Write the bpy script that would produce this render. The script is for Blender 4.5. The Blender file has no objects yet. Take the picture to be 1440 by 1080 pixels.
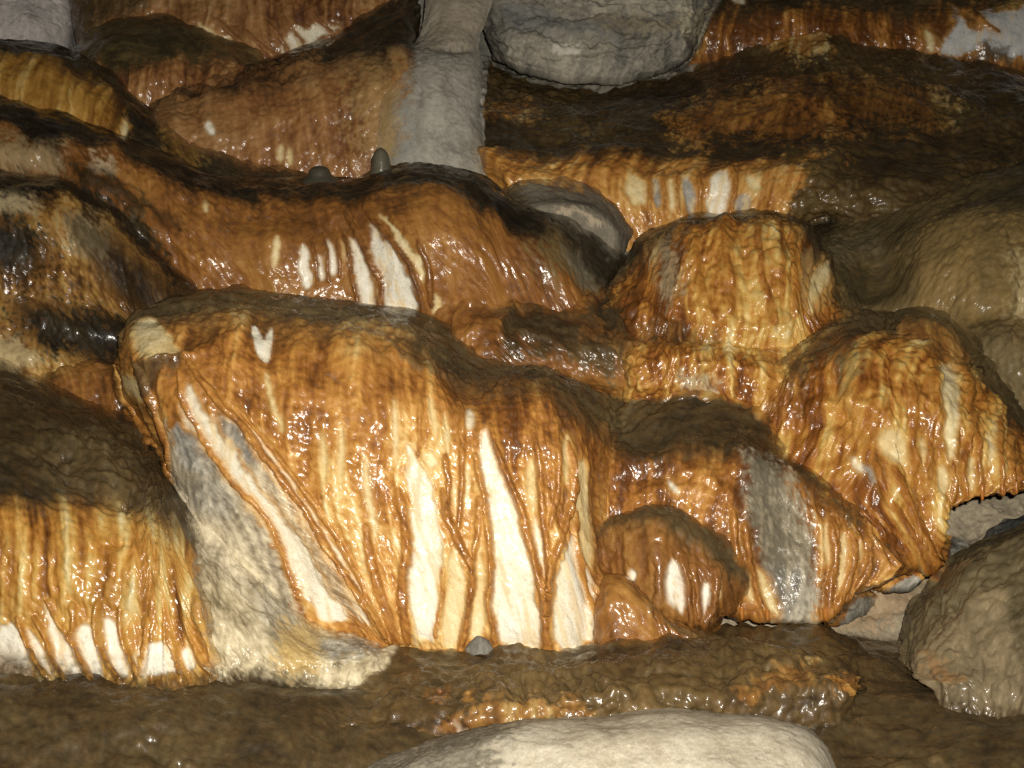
import bpy, math
import numpy as np

# ------------------------------------------------------------------ camera, world, flash, exposure
scn = bpy.context.scene
F_PX = 1544.0                      # focal length in pixels of the 1440 wide photograph
CAM = np.array((0.0, 0.0, 1.70))
PITCH = math.radians(20.0)         # looking down into the alcove
cam_d = bpy.data.cameras.new('camera')
cam_d.sensor_width = 36.0
cam_d.lens = 36.0 * F_PX / 1440.0
cam_d.clip_start = 0.05
cam_d.clip_end = 200.0
cam = bpy.data.objects.new('camera', cam_d)
scn.collection.objects.link(cam)
cam.location = CAM
cam.rotation_euler = (math.pi / 2 - PITCH, 0, 0)
scn.camera = cam

world = bpy.data.worlds.new('World')
scn.world = world
world.use_nodes = True
bg = world.node_tree.nodes['Background']
bg.inputs[0].default_value = (1.0, 0.86, 0.66, 1)
bg.inputs[1].default_value = 0.012   # no daylight down here, only a trace of bounced light

R_ = np.array((1.0, 0, 0))
U_ = np.array((0, math.sin(PITCH), math.cos(PITCH)))
D_ = np.array((0, math.cos(PITCH), -math.sin(PITCH)))

flash = bpy.data.lights.new('camera_flash', 'AREA')
flash.shape = 'RECTANGLE'
flash.size = 0.045
flash.size_y = 0.025
flash.energy = 130.0
flash.color = (1.0, 0.945, 0.84)
fo = bpy.data.objects.new('camera_flash', flash)
scn.collection.objects.link(fo)
fo.location = CAM + 0.055 * R_ + 0.085 * U_ - 0.01 * D_
fo.rotation_euler = (math.pi / 2 - PITCH - 0.015, 0, 0)

scn.view_settings.view_transform = 'Standard'
scn.view_settings.look = 'None'
scn.view_settings.exposure = 0.0
scn.view_settings.gamma = 1.0
scn.cycles.use_denoising = False
scn.cycles.max_bounces = 4
scn.cycles.diffuse_bounces = 3
scn.cycles.glossy_bounces = 2

STEP = 2.06         # mesh step, in photo pixels at the thing's own distance


def PT(x, y, d):
    x = np.asarray(x, float); y = np.asarray(y, float); d = np.asarray(d, float)
    a = (x - 720.0) / F_PX * d
    b = -(y - 540.0) / F_PX * d
    return CAM + a[..., None] * R_ + b[..., None] * U_ + d[..., None] * D_


# ------------------------------------------------------------------ noise tables
rng = np.random.default_rng(7)
NT = 1024


def spectral(fx, fy, beta, band=None, seed=0):
    r = np.random.default_rng(seed)
    w = r.standard_normal((NT, NT))
    ky = np.fft.fftfreq(NT)[:, None] * NT
    kx = np.fft.fftfreq(NT)[None, :] * NT
    k = np.sqrt((kx / fx) ** 2 + (ky / fy) ** 2)
    a = 1.0 / (1.0 + k) ** beta
    if band:
        a = np.exp(-((k - band[0]) / band[1]) ** 2)
    a[0, 0] = 0
    n = np.real(np.fft.ifft2(np.fft.fft2(w) * a))
    n /= n.std()
    return n.astype(np.float32)


def worley(cells, seed=0):
    r = np.random.default_rng(seed)
    jx = r.random((cells, cells)); jy = r.random((cells, cells)); rad = 0.72 + 0.5 * r.random((cells, cells))
    g = (np.arange(NT) + 0.5) / NT * cells
    X, Y = np.meshgrid(g, g)
    ix = np.floor(X).astype(int); iy = np.floor(Y).astype(int)
    best = np.zeros((NT, NT))
    for dy in (-1, 0, 1):
        for dx in (-1, 0, 1):
            cx = (ix + dx) % cells; cy = (iy + dy) % cells
            px = ix + dx + jx[cy, cx]; py = iy + dy + jy[cy, cx]
            q = ((X - px) ** 2 + (Y - py) ** 2) / rad[cy, cx] ** 2
            best = np.maximum(best, np.sqrt(np.clip(1 - q, 0, 1)) * rad[cy, cx])
    k = np.fft.fftfreq(NT) * NT
    g = np.exp(-(k[:, None] ** 2 + k[None, :] ** 2) / (2 * (cells * 1.5) ** 2))
    best = np.real(np.fft.ifft2(np.fft.fft2(best) * g))
    return (best - best.mean()).astype(np.float32)


T_ISO = spectral(6, 6, 5.0, seed=1)          # smooth fractal, about 6 features to a tile
T_FINE = spectral(40, 40, 3.2, seed=2)       # fractal, about 40 features to a tile
T_BAND = spectral(1, 1, 0, (40, 14), seed=3)  # evenly sized lumps, about 40 to a tile
T_STREAK = spectral(40, 5, 3.0, seed=4)      # streaks running down t
T_BUMP = worley(40, 5)                       # domes, 40 to a tile
T_DUNE = spectral(14, 44, 3.4, seed=6)       # low ripples running along s


def samp(tab, u, v):
    """bilinear periodic lookup; u, v in tiles"""
    x = (u % 1.0) * NT; y = (v % 1.0) * NT
    x0 = np.floor(x).astype(np.int32); y0 = np.floor(y).astype(np.int32)
    fx = (x - x0).astype(np.float32); fy = (y - y0).astype(np.float32)
    x0 %= NT; y0 %= NT
    x1 = (x0 + 1) % NT; y1 = (y0 + 1) % NT
    return (tab[y0, x0] * (1 - fx) * (1 - fy) + tab[y0, x1] * fx * (1 - fy)
            + tab[y1, x0] * (1 - fx) * fy + tab[y1, x1] * fx * fy)


def sstep(a, b, x):
    t = np.clip((x - a) / (b - a), 0, 1)
    return t * t * (3 - 2 * t)


def ramp(cols, x):
    cols = np.asarray(cols, float)
    x = np.clip(x, 0, 0.9999) * (len(cols) - 1)
    i = np.floor(x).astype(int)
    f = (x - i)[..., None]
    return cols[i] * (1 - f) + cols[i + 1] * f


def smooth_closed(poly, n=3):
    p = np.asarray(poly, float)
    for _ in range(n):
        q = np.roll(p, -1, 0)
        p = np.stack((0.75 * p + 0.25 * q, 0.25 * p + 0.75 * q), 1).reshape(-1, 2)
    return p


def poly_sd(x, y, poly):
    """signed distance, positive inside"""
    d2 = np.full(x.shape, 1e12)
    ins = np.zeros(x.shape, bool)
    n = len(poly)
    for i in range(n):
        ax, ay = poly[i]; bx, by = poly[(i + 1) % n]
        ex, ey = bx - ax, by - ay
        l2 = ex * ex + ey * ey + 1e-9
        t = np.clip(((x - ax) * ex + (y - ay) * ey) / l2, 0, 1)
        d2 = np.minimum(d2, (x - ax - t * ex) ** 2 + (y - ay - t * ey) ** 2)
        c = ((ay > y) != (by > y))
        with np.errstate(divide='ignore', invalid='ignore'):
            xi = ex * (y - ay) / (ey if ey else 1e-9) + ax
        ins ^= c & (x < xi)
    d = np.sqrt(d2)
    return np.where(ins, d, -d)


def spline(pts, n):
    p = np.asarray(pts, float)
    if len(p) == 2:
        t = np.linspace(0, 1, n)[:, None]
        return p[0] * (1 - t) + p[1] * t
    c = np.r_[0, np.cumsum(np.sqrt((np.diff(p[:, :2], axis=0) ** 2).sum(1)) + 1e-6)]
    return herm(c, p, np.linspace(0, c[-1], n))


def herm(c, p, q):
    """cubic Hermite through p at stations c, limited tangents, sampled at q"""
    c = np.asarray(c, float)
    h = np.diff(c)
    sh = (-1,) + (1,) * (p.ndim - 1)
    dl = np.diff(p, axis=0) / h.reshape(sh)
    m = np.empty_like(p)
    m[0] = dl[0]; m[-1] = dl[-1]
    if len(p) > 2:
        w1 = h[1:].reshape(sh); w0 = h[:-1].reshape(sh)
        m[1:-1] = (dl[:-1] * w1 + dl[1:] * w0) / (w0 + w1)
    i = np.clip(np.searchsorted(c, q, 'right') - 1, 0, len(h) - 1)
    t = ((q - c[i]) / h[i]).reshape(sh)
    hi = h[i].reshape(sh)
    return ((2 * t ** 3 - 3 * t ** 2 + 1) * p[i] + (t ** 3 - 2 * t ** 2 + t) * hi * m[i]
            + (-2 * t ** 3 + 3 * t ** 2) * p[i + 1] + (t ** 3 - t ** 2) * hi * m[i + 1])


def line_dist(x, y, pts):
    """distance to a polyline and the parameter 0..1 along it"""
    best = np.full(x.shape, 1e9); par = np.zeros(x.shape)
    n = len(pts) - 1
    for i in range(n):
        ax, ay = pts[i]; bx, by = pts[i + 1]
        ex, ey = bx - ax, by - ay
        l2 = ex * ex + ey * ey + 1e-9
        t = np.clip(((x - ax) * ex + (y - ay) * ey) / l2, 0, 1)
        d = np.hypot(x - ax - t * ex, y - ay - t * ey)
        m = d < best
        best = np.where(m, d, best); par = np.where(m, (i + t) / n, par)
    return best, par


# ------------------------------------------------------------------ materials
def stone_material(name, grain, bump_mm, scale, lo, hi, coat):
    """pigment comes from the mesh, grain, relief and wetness from the nodes"""
    m = bpy.data.materials.new(name); m.use_nodes = True
    nt = m.node_tree; N = nt.nodes; L = nt.links
    b = N['Principled BSDF']
    at = N.new('ShaderNodeAttribute'); at.attribute_name = 'pigment'
    tc = N.new('ShaderNodeTexCoord')
    n1 = N.new('ShaderNodeTexNoise'); n1.inputs['Scale'].default_value = scale; n1.inputs['Detail'].default_value = 4
    n2 = N.new('ShaderNodeTexNoise'); n2.inputs['Scale'].default_value = scale * 2.6; n2.inputs['Detail'].default_value = 3
    L.new(tc.outputs['Object'], n1.inputs['Vector']); L.new(tc.outputs['Object'], n2.inputs['Vector'])
    mr = N.new('ShaderNodeMapRange')
    mr.inputs['From Min'].default_value = 0.3; mr.inputs['From Max'].default_value = 0.7
    mr.inputs['To Min'].default_value = 1 - grain; mr.inputs['To Max'].default_value = 1 + grain
    L.new(n2.outputs['Fac'], mr.inputs['Value'])
    vm = N.new('ShaderNodeVectorMath'); vm.operation = 'SCALE'
    L.new(at.outputs['Color'], vm.inputs[0]); L.new(mr.outputs['Result'], vm.inputs['Scale'])
    L.new(vm.outputs['Vector'], b.inputs['Base Color'])
    bp = N.new('ShaderNodeBump'); bp.inputs['Strength'].default_value = 1.0
    bp.inputs['Distance'].default_value = bump_mm / 1000.0
    L.new(n1.outputs['Fac'], bp.inputs['Height'])
    L.new(bp.outputs['Normal'], b.inputs['Normal'])
    # attribute alpha = wetness: wet film is smooth, bare rock is not
    rr = N.new('ShaderNodeMapRange')
    rr.inputs['To Min'].default_value = hi; rr.inputs['To Max'].default_value = lo
    L.new(at.outputs['Alpha'], rr.inputs['Value'])
    L.new(rr.outputs['Result'], b.inputs['Roughness'])
    sp = N.new('ShaderNodeMapRange')
    sp.inputs['To Min'].default_value = 0.2; sp.inputs['To Max'].default_value = 0.22
    L.new(at.outputs['Alpha'], sp.inputs['Value'])
    L.new(sp.outputs['Result'], b.inputs['Specular IOR Level'])
    if coat:
        cw = N.new('ShaderNodeMath'); cw.operation = 'MULTIPLY'; cw.inputs[1].default_value = coat
        n3 = N.new('ShaderNodeTexNoise'); n3.inputs['Scale'].default_value = 14; n3.inputs['Detail'].default_value = 3
        L.new(tc.outputs['Object'], n3.inputs['Vector'])
        pw = N.new('ShaderNodeMapRange'); pw.inputs['From Min'].default_value = .36; pw.inputs['From Max'].default_value = .6
        pw.inputs['To Min'].default_value = .10; pw.inputs['To Max'].default_value = 1.0
        L.new(n3.outputs['Fac'], pw.inputs['Value'])
        px = N.new('ShaderNodeMath'); px.operation = 'MULTIPLY'
        L.new(at.outputs['Alpha'], px.inputs[0]); L.new(pw.outputs['Result'], px.inputs[1])
        L.new(px.outputs[0], cw.inputs[0]); L.new(cw.outputs[0], b.inputs['Coat Weight'])
        b.inputs['Coat Roughness'].default_value = 0.17
        b.inputs['Coat IOR'].default_value = 1.5
        L.new(bp.outputs['Normal'], b.inputs['Coat Normal'])
    return m


M_FLOW = stone_material('wet_flowstone', 0.10, 1.5, 90, 0.5, 0.85, 1.0)
M_ROCK = stone_material('dry_limestone', 0.14, 0.9, 85, 0.40, 0.9, 0.0)

FLOW = [(.11, .040, .010), (.22, .084, .017), (.36, .155, .032), (.50, .255, .062), (.66, .45, .17), (.78, .64, .36)]
AMBER = [(.11, .036, .006), (.22, .075, .013), (.36, .152, .027), (.48, .262, .06), (.62, .42, .13), (.72, .58, .30)]
SALMON = [(.09, .034, .013), (.19, .079, .026), (.30, .142, .048), (.40, .215, .085), (.55, .36, .16)]
BROWN = [(.045, .022, .009), (.12, .048, .013), (.22, .090, .021), (.32, .15, .035), (.45, .255, .075)]
MUD = [(.03, .024, .014), (.066, .052, .029), (.105, .082, .045), (.15, .118, .066)]
OLIVE = [(.05, .042, .022), (.11, .088, .042), (.19, .145, .062), (.30, .21, .085)]
PALE = [(.17, .14, .095), (.34, .285, .195), (.52, .45, .32), (.70, .62, .45)]
MUD_TINT = np.array((.78, .70, .57))
GREY = [(.10, .10, .088), (.21, .20, .165), (.33, .305, .25), (.46, .43, .35)]
BLUE = [(.14, .137, .125), (.24, .234, .21), (.36, .345, .30), (.55, .51, .41)]
WHITE = [(.50, .42, .29), (.70, .635, .48), (.78, .735, .62), (.80, .77, .68)]
CREAM = [(.45, .30, .11), (.60, .46, .22), (.72, .61, .37), (.78, .70, .50)]
TAN = [(.15, .125, .088), (.27, .225, .155), (.40, .335, .23), (.56, .48, .34)]

THINGS = []
# what already stands: distance and pigment on a 2.5 px raster, so that a new formation can grow onto its neighbours
RX0, RY0, RS = -320.0, -240.0, 2.5
RW, RH = 830, 720
Z_MAP = np.full((RH, RW), 50.0)
C_MAP = np.zeros((RH, RW, 4))


def blur2(a, n):
    for _ in range(n):
        p = np.pad(a, 1, mode='edge')
        a = (p[:-2, 1:-1] + p[2:, 1:-1] + p[1:-1, :-2] + p[1:-1, 2:] + 2 * a) / 6.0
    return a


def raster_read(x, y):
    gx = np.clip((x - RX0) / RS - .5, 0, RW - 1.01); gy = np.clip((y - RY0) / RS - .5, 0, RH - 1.01)
    i = gx.astype(int); j = gy.astype(int)
    fx = gx - i; fy = gy - j
    z = (ZS[j, i] * (1 - fx) * (1 - fy) + ZS[j, i + 1] * fx * (1 - fy) + ZS[j + 1, i] * (1 - fx) * fy + ZS[j + 1, i + 1] * fx * fy)
    return z, C_MAP[j, i]


def raster_write(V, C):
    global ZS
    r = V - CAM
    d = r @ D_
    x = (r @ R_) / d * F_PX + 720.0; y = -(r @ U_) / d * F_PX + 540.0
    i = ((x - RX0) / RS).astype(int); j = ((y - RY0) / RS).astype(int)
    ok = (i >= 0) & (i < RW) & (j >= 0) & (j < RH) & (d > .5)
    i, j, d, C = i[ok], j[ok], d[ok], C[ok]
    o = np.argsort(-d)                       # nearest written last
    i, j, d, C = i[o], j[o], d[o], C[o]
    zn = np.full((RH, RW), 50.0); zn[j, i] = d
    cn = np.zeros((RH, RW, 4)); cn[j, i] = C
    for dy, dx in ((0, 1), (0, -1), (1, 0), (-1, 0)) * 2:   # close pinholes
        zz = np.roll(zn, (dy, dx), (0, 1)); hole = (zn > 40) & (zz < 40)
        zn[hole] = zz[hole]; cn[hole] = np.roll(cn, (dy, dx), (0, 1))[hole]
    m = zn < Z_MAP
    Z_MAP[m] = zn[m]; C_MAP[m] = cn[m]
    far = np.minimum(Z_MAP, 8.0)
    ZS = blur2(far, 3)


ZS = np.minimum(Z_MAP, 8.0)


def new_mesh(name, V, Fq, Nrm, col, mat, parent, origin):
    me = bpy.data.meshes.new(name)
    nv, nf = len(V), len(Fq)
    k = Fq.shape[1]
    me.vertices.add(nv); me.loops.add(nf * k); me.polygons.add(nf)
    me.vertices.foreach_set('co', (V - origin).astype(np.float32).ravel())
    me.loops.foreach_set('vertex_index', Fq.astype(np.int32).ravel())
    me.polygons.foreach_set('loop_start', np.arange(0, nf * k, k, dtype=np.int32))
    me.polygons.foreach_set('loop_total', np.full(nf, k, dtype=np.int32))
    me.update(calc_edges=True)
    a = me.attributes.new('pigment', 'FLOAT_COLOR', 'POINT')
    a.data.foreach_set('color', col.astype(np.float32).ravel())
    me.polygons.foreach_set('use_smooth', np.ones(nf, dtype=bool))
    if Nrm is not None:
        me.normals_split_custom_set_from_vertices(Nrm.astype(np.float32))
    me.materials.append(mat)
    o = bpy.data.objects.new(name, me)
    scn.collection.objects.link(o)
    if parent is not None:
        o.parent = parent
    else:
        o.location = origin
    return o


def grid_normals(P):
    du = np.gradient(P, axis=1); dv = np.gradient(P, axis=0)
    n = np.cross(du, dv)
    n /= np.linalg.norm(n, axis=2, keepdims=True) + 1e-12
    return n


def grid_of(rows, tuck, coarse=1.0):
    """smooth sheet through rows of (x, y[, dd]) at distance d"""
    k = len(rows[0][1])
    A = []
    for d, pts in rows:
        assert len(pts) == k, (len(pts), k, pts[:2])
        A.append([(p[0], p[1], d + (p[2] if len(p) > 2 else 0.0)) for p in pts])
    A = np.array(A)                                     # rows, k, (x, y, d)
    cu = np.sqrt((np.diff(A[:, :, :2], axis=1) ** 2).sum(2)).mean(0)
    cu = np.r_[0, np.cumsum(cu + 1e-3)]
    nu = max(8, int(coarse * cu[-1] / STEP))
    B = herm(cu, A.transpose(1, 0, 2), np.linspace(0, cu[-1], nu)).transpose(1, 0, 2)
    e = np.linspace(0, cu[-1], nu)
    for k_, ee in ((tuck[0], e), (tuck[1], cu[-1] - e)):      # the sheet's ends roll back into the rock
        B[..., 2] += k_ * np.clip(1 - ee / 34.0, 0, 1)[None, :] ** 2
    W = PT(B[..., 0], B[..., 1], B[..., 2])
    lpx = np.sqrt((np.diff(B[..., :2], axis=0) ** 2).sum(2)).mean(1)
    lmm = np.sqrt((np.diff(W, axis=0) ** 2).sum(2)).mean(1) * 1000
    cnt = np.maximum(3, coarse * np.maximum(lpx / STEP, np.minimum(lmm / 5.5, 1.9 * lpx / STEP))).astype(int)
    st = np.r_[0, np.cumsum(lmm + 1e-3)]
    q = np.concatenate([np.linspace(st[i], st[i + 1], cnt[i], endpoint=False) for i in range(len(cnt))] + [[st[-1]]])
    v = np.interp(q, st, np.arange(len(st)))
    G = herm(st, B, q)
    return G, np.repeat(v[:, None], nu, 1)


def build(name, label, category, rows, rim=None, ramp_cols=FLOW, tone=0.45, flute=4.0, bump=1.6, bump_size=17.0,
          lump=6.0, lump_size=120.0, mud_cols=MUD, mud_noise=0.35, feats=(), mat=None, wet=1.0, kind=None,
          streak=0.13, blotch=0.12, dune=1.6, group=None, face_name='flow_face', cap_name='mud_cap', grad=0.0,
          crack=0.0, fine=0.5, seed=0, splitcap=True, speck=0.0, tuck=(.16, .16), mud_soft=.5, fuse=.09, fuse_v=None, film=.22, swell=6.5, coarse=1.0):
    r = np.random.default_rng(abs(hash_name((label or "") + name)) % (2 ** 31) + seed)
    G, v = grid_of(rows, tuck, coarse)
    X, Y = G[..., 0].copy(), G[..., 1].copy()
    own = np.ones_like(X)
    oldc = None
    if fuse > 0:
        z, oldc = raster_read(X, Y)
        fw = np.full_like(X, fuse)
        if fuse_v is not None:
            fw = fuse * (1 - sstep(fuse_v - .6, fuse_v, v)) + 1e-4
        h_ = np.clip(.5 + .5 * (z - G[..., 2]) / fw, 0, 1)
        near = z < G[..., 2] - fw
        nd = z * (1 - h_) + G[..., 2] * h_ - fw * h_ * (1 - h_) + .025 * (1 - h_) ** 3
        G[..., 2] = np.where(near, np.minimum(G[..., 2], z + .025 + (G[..., 2] - z - fw)), nd)
        own = h_
    P = PT(X, Y, G[..., 2])
    n = grid_normals(P)
    if ((P - CAM) * n).sum(2).mean() > 0:
        n = -n
        flip = True
    else:
        flip = False
    s = np.cumsum(np.r_['1', np.zeros((P.shape[0], 1)), np.linalg.norm(np.diff(P, axis=1), axis=2)], axis=1) * 1000
    s = s - s[:, s.shape[1] // 2:s.shape[1] // 2 + 1]
    t = np.cumsum(np.concatenate([np.zeros((1, P.shape[1])), np.linalg.norm(np.diff(P, axis=0), axis=2)], 0), axis=0) * 1000
    o = r.random(24)
    # wander the flow lines a little
    wob = samp(T_ISO, s / 1500 + o[0], t / 1500 + o[1])
    s2 = s + 14 * wob

    def nz(tab, feat_mm, per, i, sx=1.0, sy=1.0):
        L = feat_mm * per
        return samp(tab, s2 / (L * sx) + o[i], t / (L * sy) + o[i + 1])
    iso = nz(T_ISO, lump_size, 6, 2)
    big = nz(T_ISO, 260, 6, 4)
    fin = nz(T_FINE, 14, 40, 6)
    stk = nz(T_STREAK, 20, 40, 8)
    stk2 = nz(T_STREAK, 55, 40, 10)
    bmp = nz(T_BUMP, bump_size, 40, 12)
    bmp2 = nz(T_BUMP, bump_size * 2.3, 40, 14, 1.0, 1.25)
    band = nz(T_BAND, 30, 40, 16)
    dun = nz(T_DUNE, 22, 44, 18, 0.75, 1.0)
    dun2 = nz(T_BUMP, 34, 40, 20, 1.5, 1.0)
    # mud settles on the tops: everything above the rim, with runs down the face
    if rim is None:
        mud = np.zeros_like(v)
    else:
        mud = 1 - sstep(-mud_soft, mud_soft, v - rim + mud_noise * (0.22 * stk2 + 0.6 * big + 0.3 * iso + 0.15 * fin))
        mud = mud * (1 - 0.12 * np.clip(bmp + .3, 0, 1))
        # a thin, patchy film of mud lower down the face
        mud = np.maximum(mud, film * sstep(.1, 1.7, .8 * big + .5 * iso + .35 * fin + .5 * (rim + .8 - v)))
    xw = X + 2.2 * samp(T_FINE, s / 3000 + .3, t / 3000) + 1.1 * samp(T_FINE, s / 1100 + .1, t / 1400)
    yw = Y + 3.5 * samp(T_FINE, s / 2600 + .7, t / 2600 + .4) + 1.2 * samp(T_FINE, s / 1000 + .6, t / 1000)
    hard = []     # (id, kind name, signed px)
    dry = np.zeros_like(v); hgt = np.zeros_like(v)
    tone_f = np.full_like(v, tone) + grad * (v / (len(rows) - 1) - 0.5)
    override = []
    part = np.zeros(v.shape, int); pnames = {}
    pid = 10
    white = np.zeros_like(v)
    for f in feats:
        ty = f[0]
        if ty == 'mud':
            m = sstep(-f[2], f[2], poly_sd(xw, yw, f[1]) + f[2] * 0.6 * (fin + iso * .6))
            mud = np.maximum(mud, m * (f[3] if len(f) > 3 else 1.0))
        elif ty == 'clean':
            m = sstep(-f[2], f[2], poly_sd(xw, yw, f[1]) + f[2] * 0.6 * (fin + iso * .6))
            mud = mud * (1 - m * (f[3] if len(f) > 3 else 1.0))
        elif ty == 'tone':
            m = sstep(-f[3], f[3], poly_sd(X, Y, f[1]) + f[3] * 0.5 * fin)
            tone_f = tone_f + f[2] * m
        elif ty == 'dent':
            _, cx, cy, rx, ry, amt = f
            q = ((X - cx) / rx) ** 2 + ((Y - cy) / ry) ** 2
            hgt = hgt - amt * np.exp(-q * 1.5)
        elif ty == 'fold':     # a ridge or a groove along a line, in mm
            _, pts, wd, amt = f
            dd, pr = line_dist(xw, yw, spline(pts, 24))
            hgt = hgt + amt * np.exp(-(dd / wd) ** 2)
    clean_h = 1 - mud
    # relief in mm
    hgt = hgt + swell * (nz(T_ISO, 200, 6, 21) + .3 * nz(T_ISO, 95, 6, 22)) * (0.25 if mat is M_ROCK else 1.0)
    hgt = hgt + lump * min(1.0, lump_size / 150.0) * iso + 0.35 * fine * fin
    face_h = flute * (0.50 * stk2 + 0.16 * stk) + bump * 5.0 * bmp + bump * 3.0 * bmp2
    mud_h = (dune * (0.15 * dun + 10.0 * dun2) + 6.5 * bump * bmp) * (.72 + .42 * np.clip(big + .4 * iso, -1, 1))
    val = tone_f + streak * (0.8 * stk + 0.75 * stk2) + blotch * (0.7 * big + 0.5 * fin + 0.4 * iso) + 0.05 * bmp
    col = ramp(ramp_cols, val)
    mcol = ramp(np.array(mud_cols) * MUD_TINT, 0.45 + 0.16 * big + 0.10 * fin + 0.10 * dun)
    cover = np.ones_like(v)
    for f in feats:
        ty = f[0]
        if ty == 'win':      # bare calcite between the runs, lying deeper than the crust
            cols = f[2] if len(f) > 2 else WHITE
            deep = f[3] if len(f) > 3 else 7.0
            soft = f[4] if len(f) > 4 else 3.2
            pw_ = np.ptp(np.asarray(f[1])[:, 0])
            small = 0.35 if soft < 2 or pw_ < 18 else 0.6 if pw_ < 45 else 1.0
            sd = poly_sd(X + small * (xw - X), Y + small * (yw - Y), smooth_closed(f[1], 2))
            m = sstep(-soft, soft, sd)
            face_h = face_h * (1 - 0.74 * m); mud = mud * (1 - m)
            hgt = hgt - deep * sstep(-3, 4, sd)
            c = ramp(cols, 0.60 + 0.10 * fin + 0.12 * big - 0.32 * np.exp(-np.maximum(sd, 0) / 5.0))
            vein = np.exp(-(samp(T_FINE, s / 1500 + .1, t / 2600 + .6) / 0.06) ** 2)
            c = c * (1 - 0.28 * vein[..., None])
            stn = 0.6 * sstep(.1, 1.7, stk + .5 * fin)
            c = c * (1 - stn[..., None]) + np.array((.60, .43, .19)) * stn[..., None]
            if soft > 1.7:       # honey-coloured margin where the crust thins out
                hm = .62 * np.exp(-(np.maximum(-sd, 0) / 7.5) ** 2)
                col = col * (1 - hm[..., None]) + ramp(ramp_cols, np.clip(val + .16, .55, .8)) * hm[..., None]
            col = col * (1 - m[..., None]) + c * m[..., None]
            dry = np.maximum(dry, 0.55 * m)
            part[sd > 0] = pid; pnames[pid] = 'calcite_window'; pid += 1
        elif ty == 'dry':    # bare limestone showing through; on the cream boulder, a painted shadowed flank
            cols = f[2]; soft = f[3]
            sd = poly_sd(xw, yw, smooth_closed(f[1], 2)) + soft * 0.5 * fin
            m = sstep(-soft, soft, sd) * (f[4] if len(f) > 4 else 1.0)
            face_h = face_h * (1 - 0.7 * m); mud = mud * (1 - m)
            c = ramp(cols, 0.52 + 0.17 * fin + 0.18 * big + 0.14 * stk + .10 * stk2)
            col = col * (1 - m[..., None]) + c * m[..., None]
            dry = np.maximum(dry * (1 - m), (f[5] if len(f) > 5 else 0.9) * m)
            hgt = hgt + m * (0.6 * fin + 0.2 * band)
            if not (len(f) > 6 and f[6]):
                part[sd > 0] = pid; pnames[pid] = 'bare_rock'; pid += 1
        elif ty == 'tint':
            _, poly, c, k, soft = f
            m = k * sstep(-soft, soft, poly_sd(xw, yw, poly) + soft * 0.6 * fin)
            col = col * (1 - m[..., None]) + np.array(c) * m[..., None]
    for f in feats:
        if f[0] == 'rib':    # run of flowstone standing proud of the face
            _, pts, w0, w1, up = f[:5]
            c_t = f[5] if len(f) > 5 else 0.26
            dd, pr = line_dist(X + 1.0 * samp(T_FINE, s / 1800 + .15, t / 2400), Y, spline(pts, 22))
            w = (w0 + (w1 - w0) * pr) * (1 + 0.12 * fin) * sstep(-0.25, 0.12, pr)
            q = np.clip(1 - (dd / w) ** 2, 0, 1)
            m = sstep(0.0, 0.35, q)
            hgt = hgt + up * np.sqrt(q) * (1 + 0.10 * bmp2) * sstep(-0.15, 0.15, pr)
            face_h = face_h * (1 - 0.55 * m)
            c = ramp(ramp_cols, c_t + 0.07 * fin + 0.05 * bmp + 0.04 * stk)
            halo = 0.45 * np.exp(-(np.maximum(dd - w, 0) / 3.5) ** 2) * (1 - m)
            hc = ramp(ramp_cols, np.full_like(v, 0.55))
            col = col * (1 - halo[..., None]) + hc * halo[..., None]
            col = col * (1 - m[..., None]) + c * m[..., None]
            dry = dry * (1 - m); 
            part[q > 0.03] = pid; pnames[pid] = 'drip_rib'; pid += 1
    if crack:
        cr = np.exp(-(samp(T_FINE, s / 2400 + .2, t / 1500 + .9) / 0.07) ** 2)
        cr2 = np.exp(-(samp(T_ISO, s / 700 + .5, t / 330 + .1) / 0.05) ** 2)
        hgt = hgt - crack * (0.5 * cr + cr2)
        col = col * (1 - 0.30 * cr2[..., None] - 0.12 * cr[..., None])
    if speck:
        m = speck * sstep(0.6, 1.6, samp(T_FINE, s / 500 + .4, t / 320 + .2) + .5 * big)
        col = col * (1 - m[..., None]) + ramp(ramp_cols, val + .25) * m[..., None]
    col = col * (1 - mud[..., None]) + mcol * mud[..., None]
    hgt = hgt + face_h * (1 - mud) + mud_h * mud
    if oldc is not None:
        has = oldc[..., :3].sum(2) > 0
        k_ = np.where(has, 1 - sstep(.10, .80, own + .10 * fin + .06 * iso), 0)
        col = col * (1 - k_[..., None]) + oldc[..., :3] * k_[..., None]
        dry = dry * (1 - k_)
    # feather the relief at the sheet's own border so that neighbours meet cleanly
    Q = P + n * (hgt / 1000.0)[..., None]
    nn = grid_normals(Q)
    if flip:
        nn = -nn
    wetness = wet * (1 - dry) * (1 - 0.04 * mud) * (0.93 + 0.07 * np.clip(fin, -1, 1))
    rgba = np.concatenate([np.clip(col, .004, .82), np.clip(wetness, 0, 1)[..., None]], 2)
    nr, nc = v.shape
    idx = np.arange(nr * nc).reshape(nr, nc)
    q = np.stack([idx[:-1, :-1], idx[1:, :-1], idx[1:, 1:], idx[:-1, 1:]], -1).reshape(-1, 4)
    if not flip:
        q = q[:, ::-1]
    p = part.copy()
    if rim is not None and splitcap:
        p[(part == 0) & (v < rim)] = 1
    fp = p[:-1, :-1].reshape(-1)
    V = Q.reshape(-1, 3); NN = nn.reshape(-1, 3); C = rgba.reshape(-1, 4)
    raster_write(V, C)
    lo = V[np.argmin(V[:, 2])]
    origin = np.array((V[:, 0].mean(), V[:, 1].mean(), V[:, 2].min()))
    mat = mat or M_FLOW
    fg = fp.reshape(nr - 1, nc - 1)
    nxt = 1000
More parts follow.
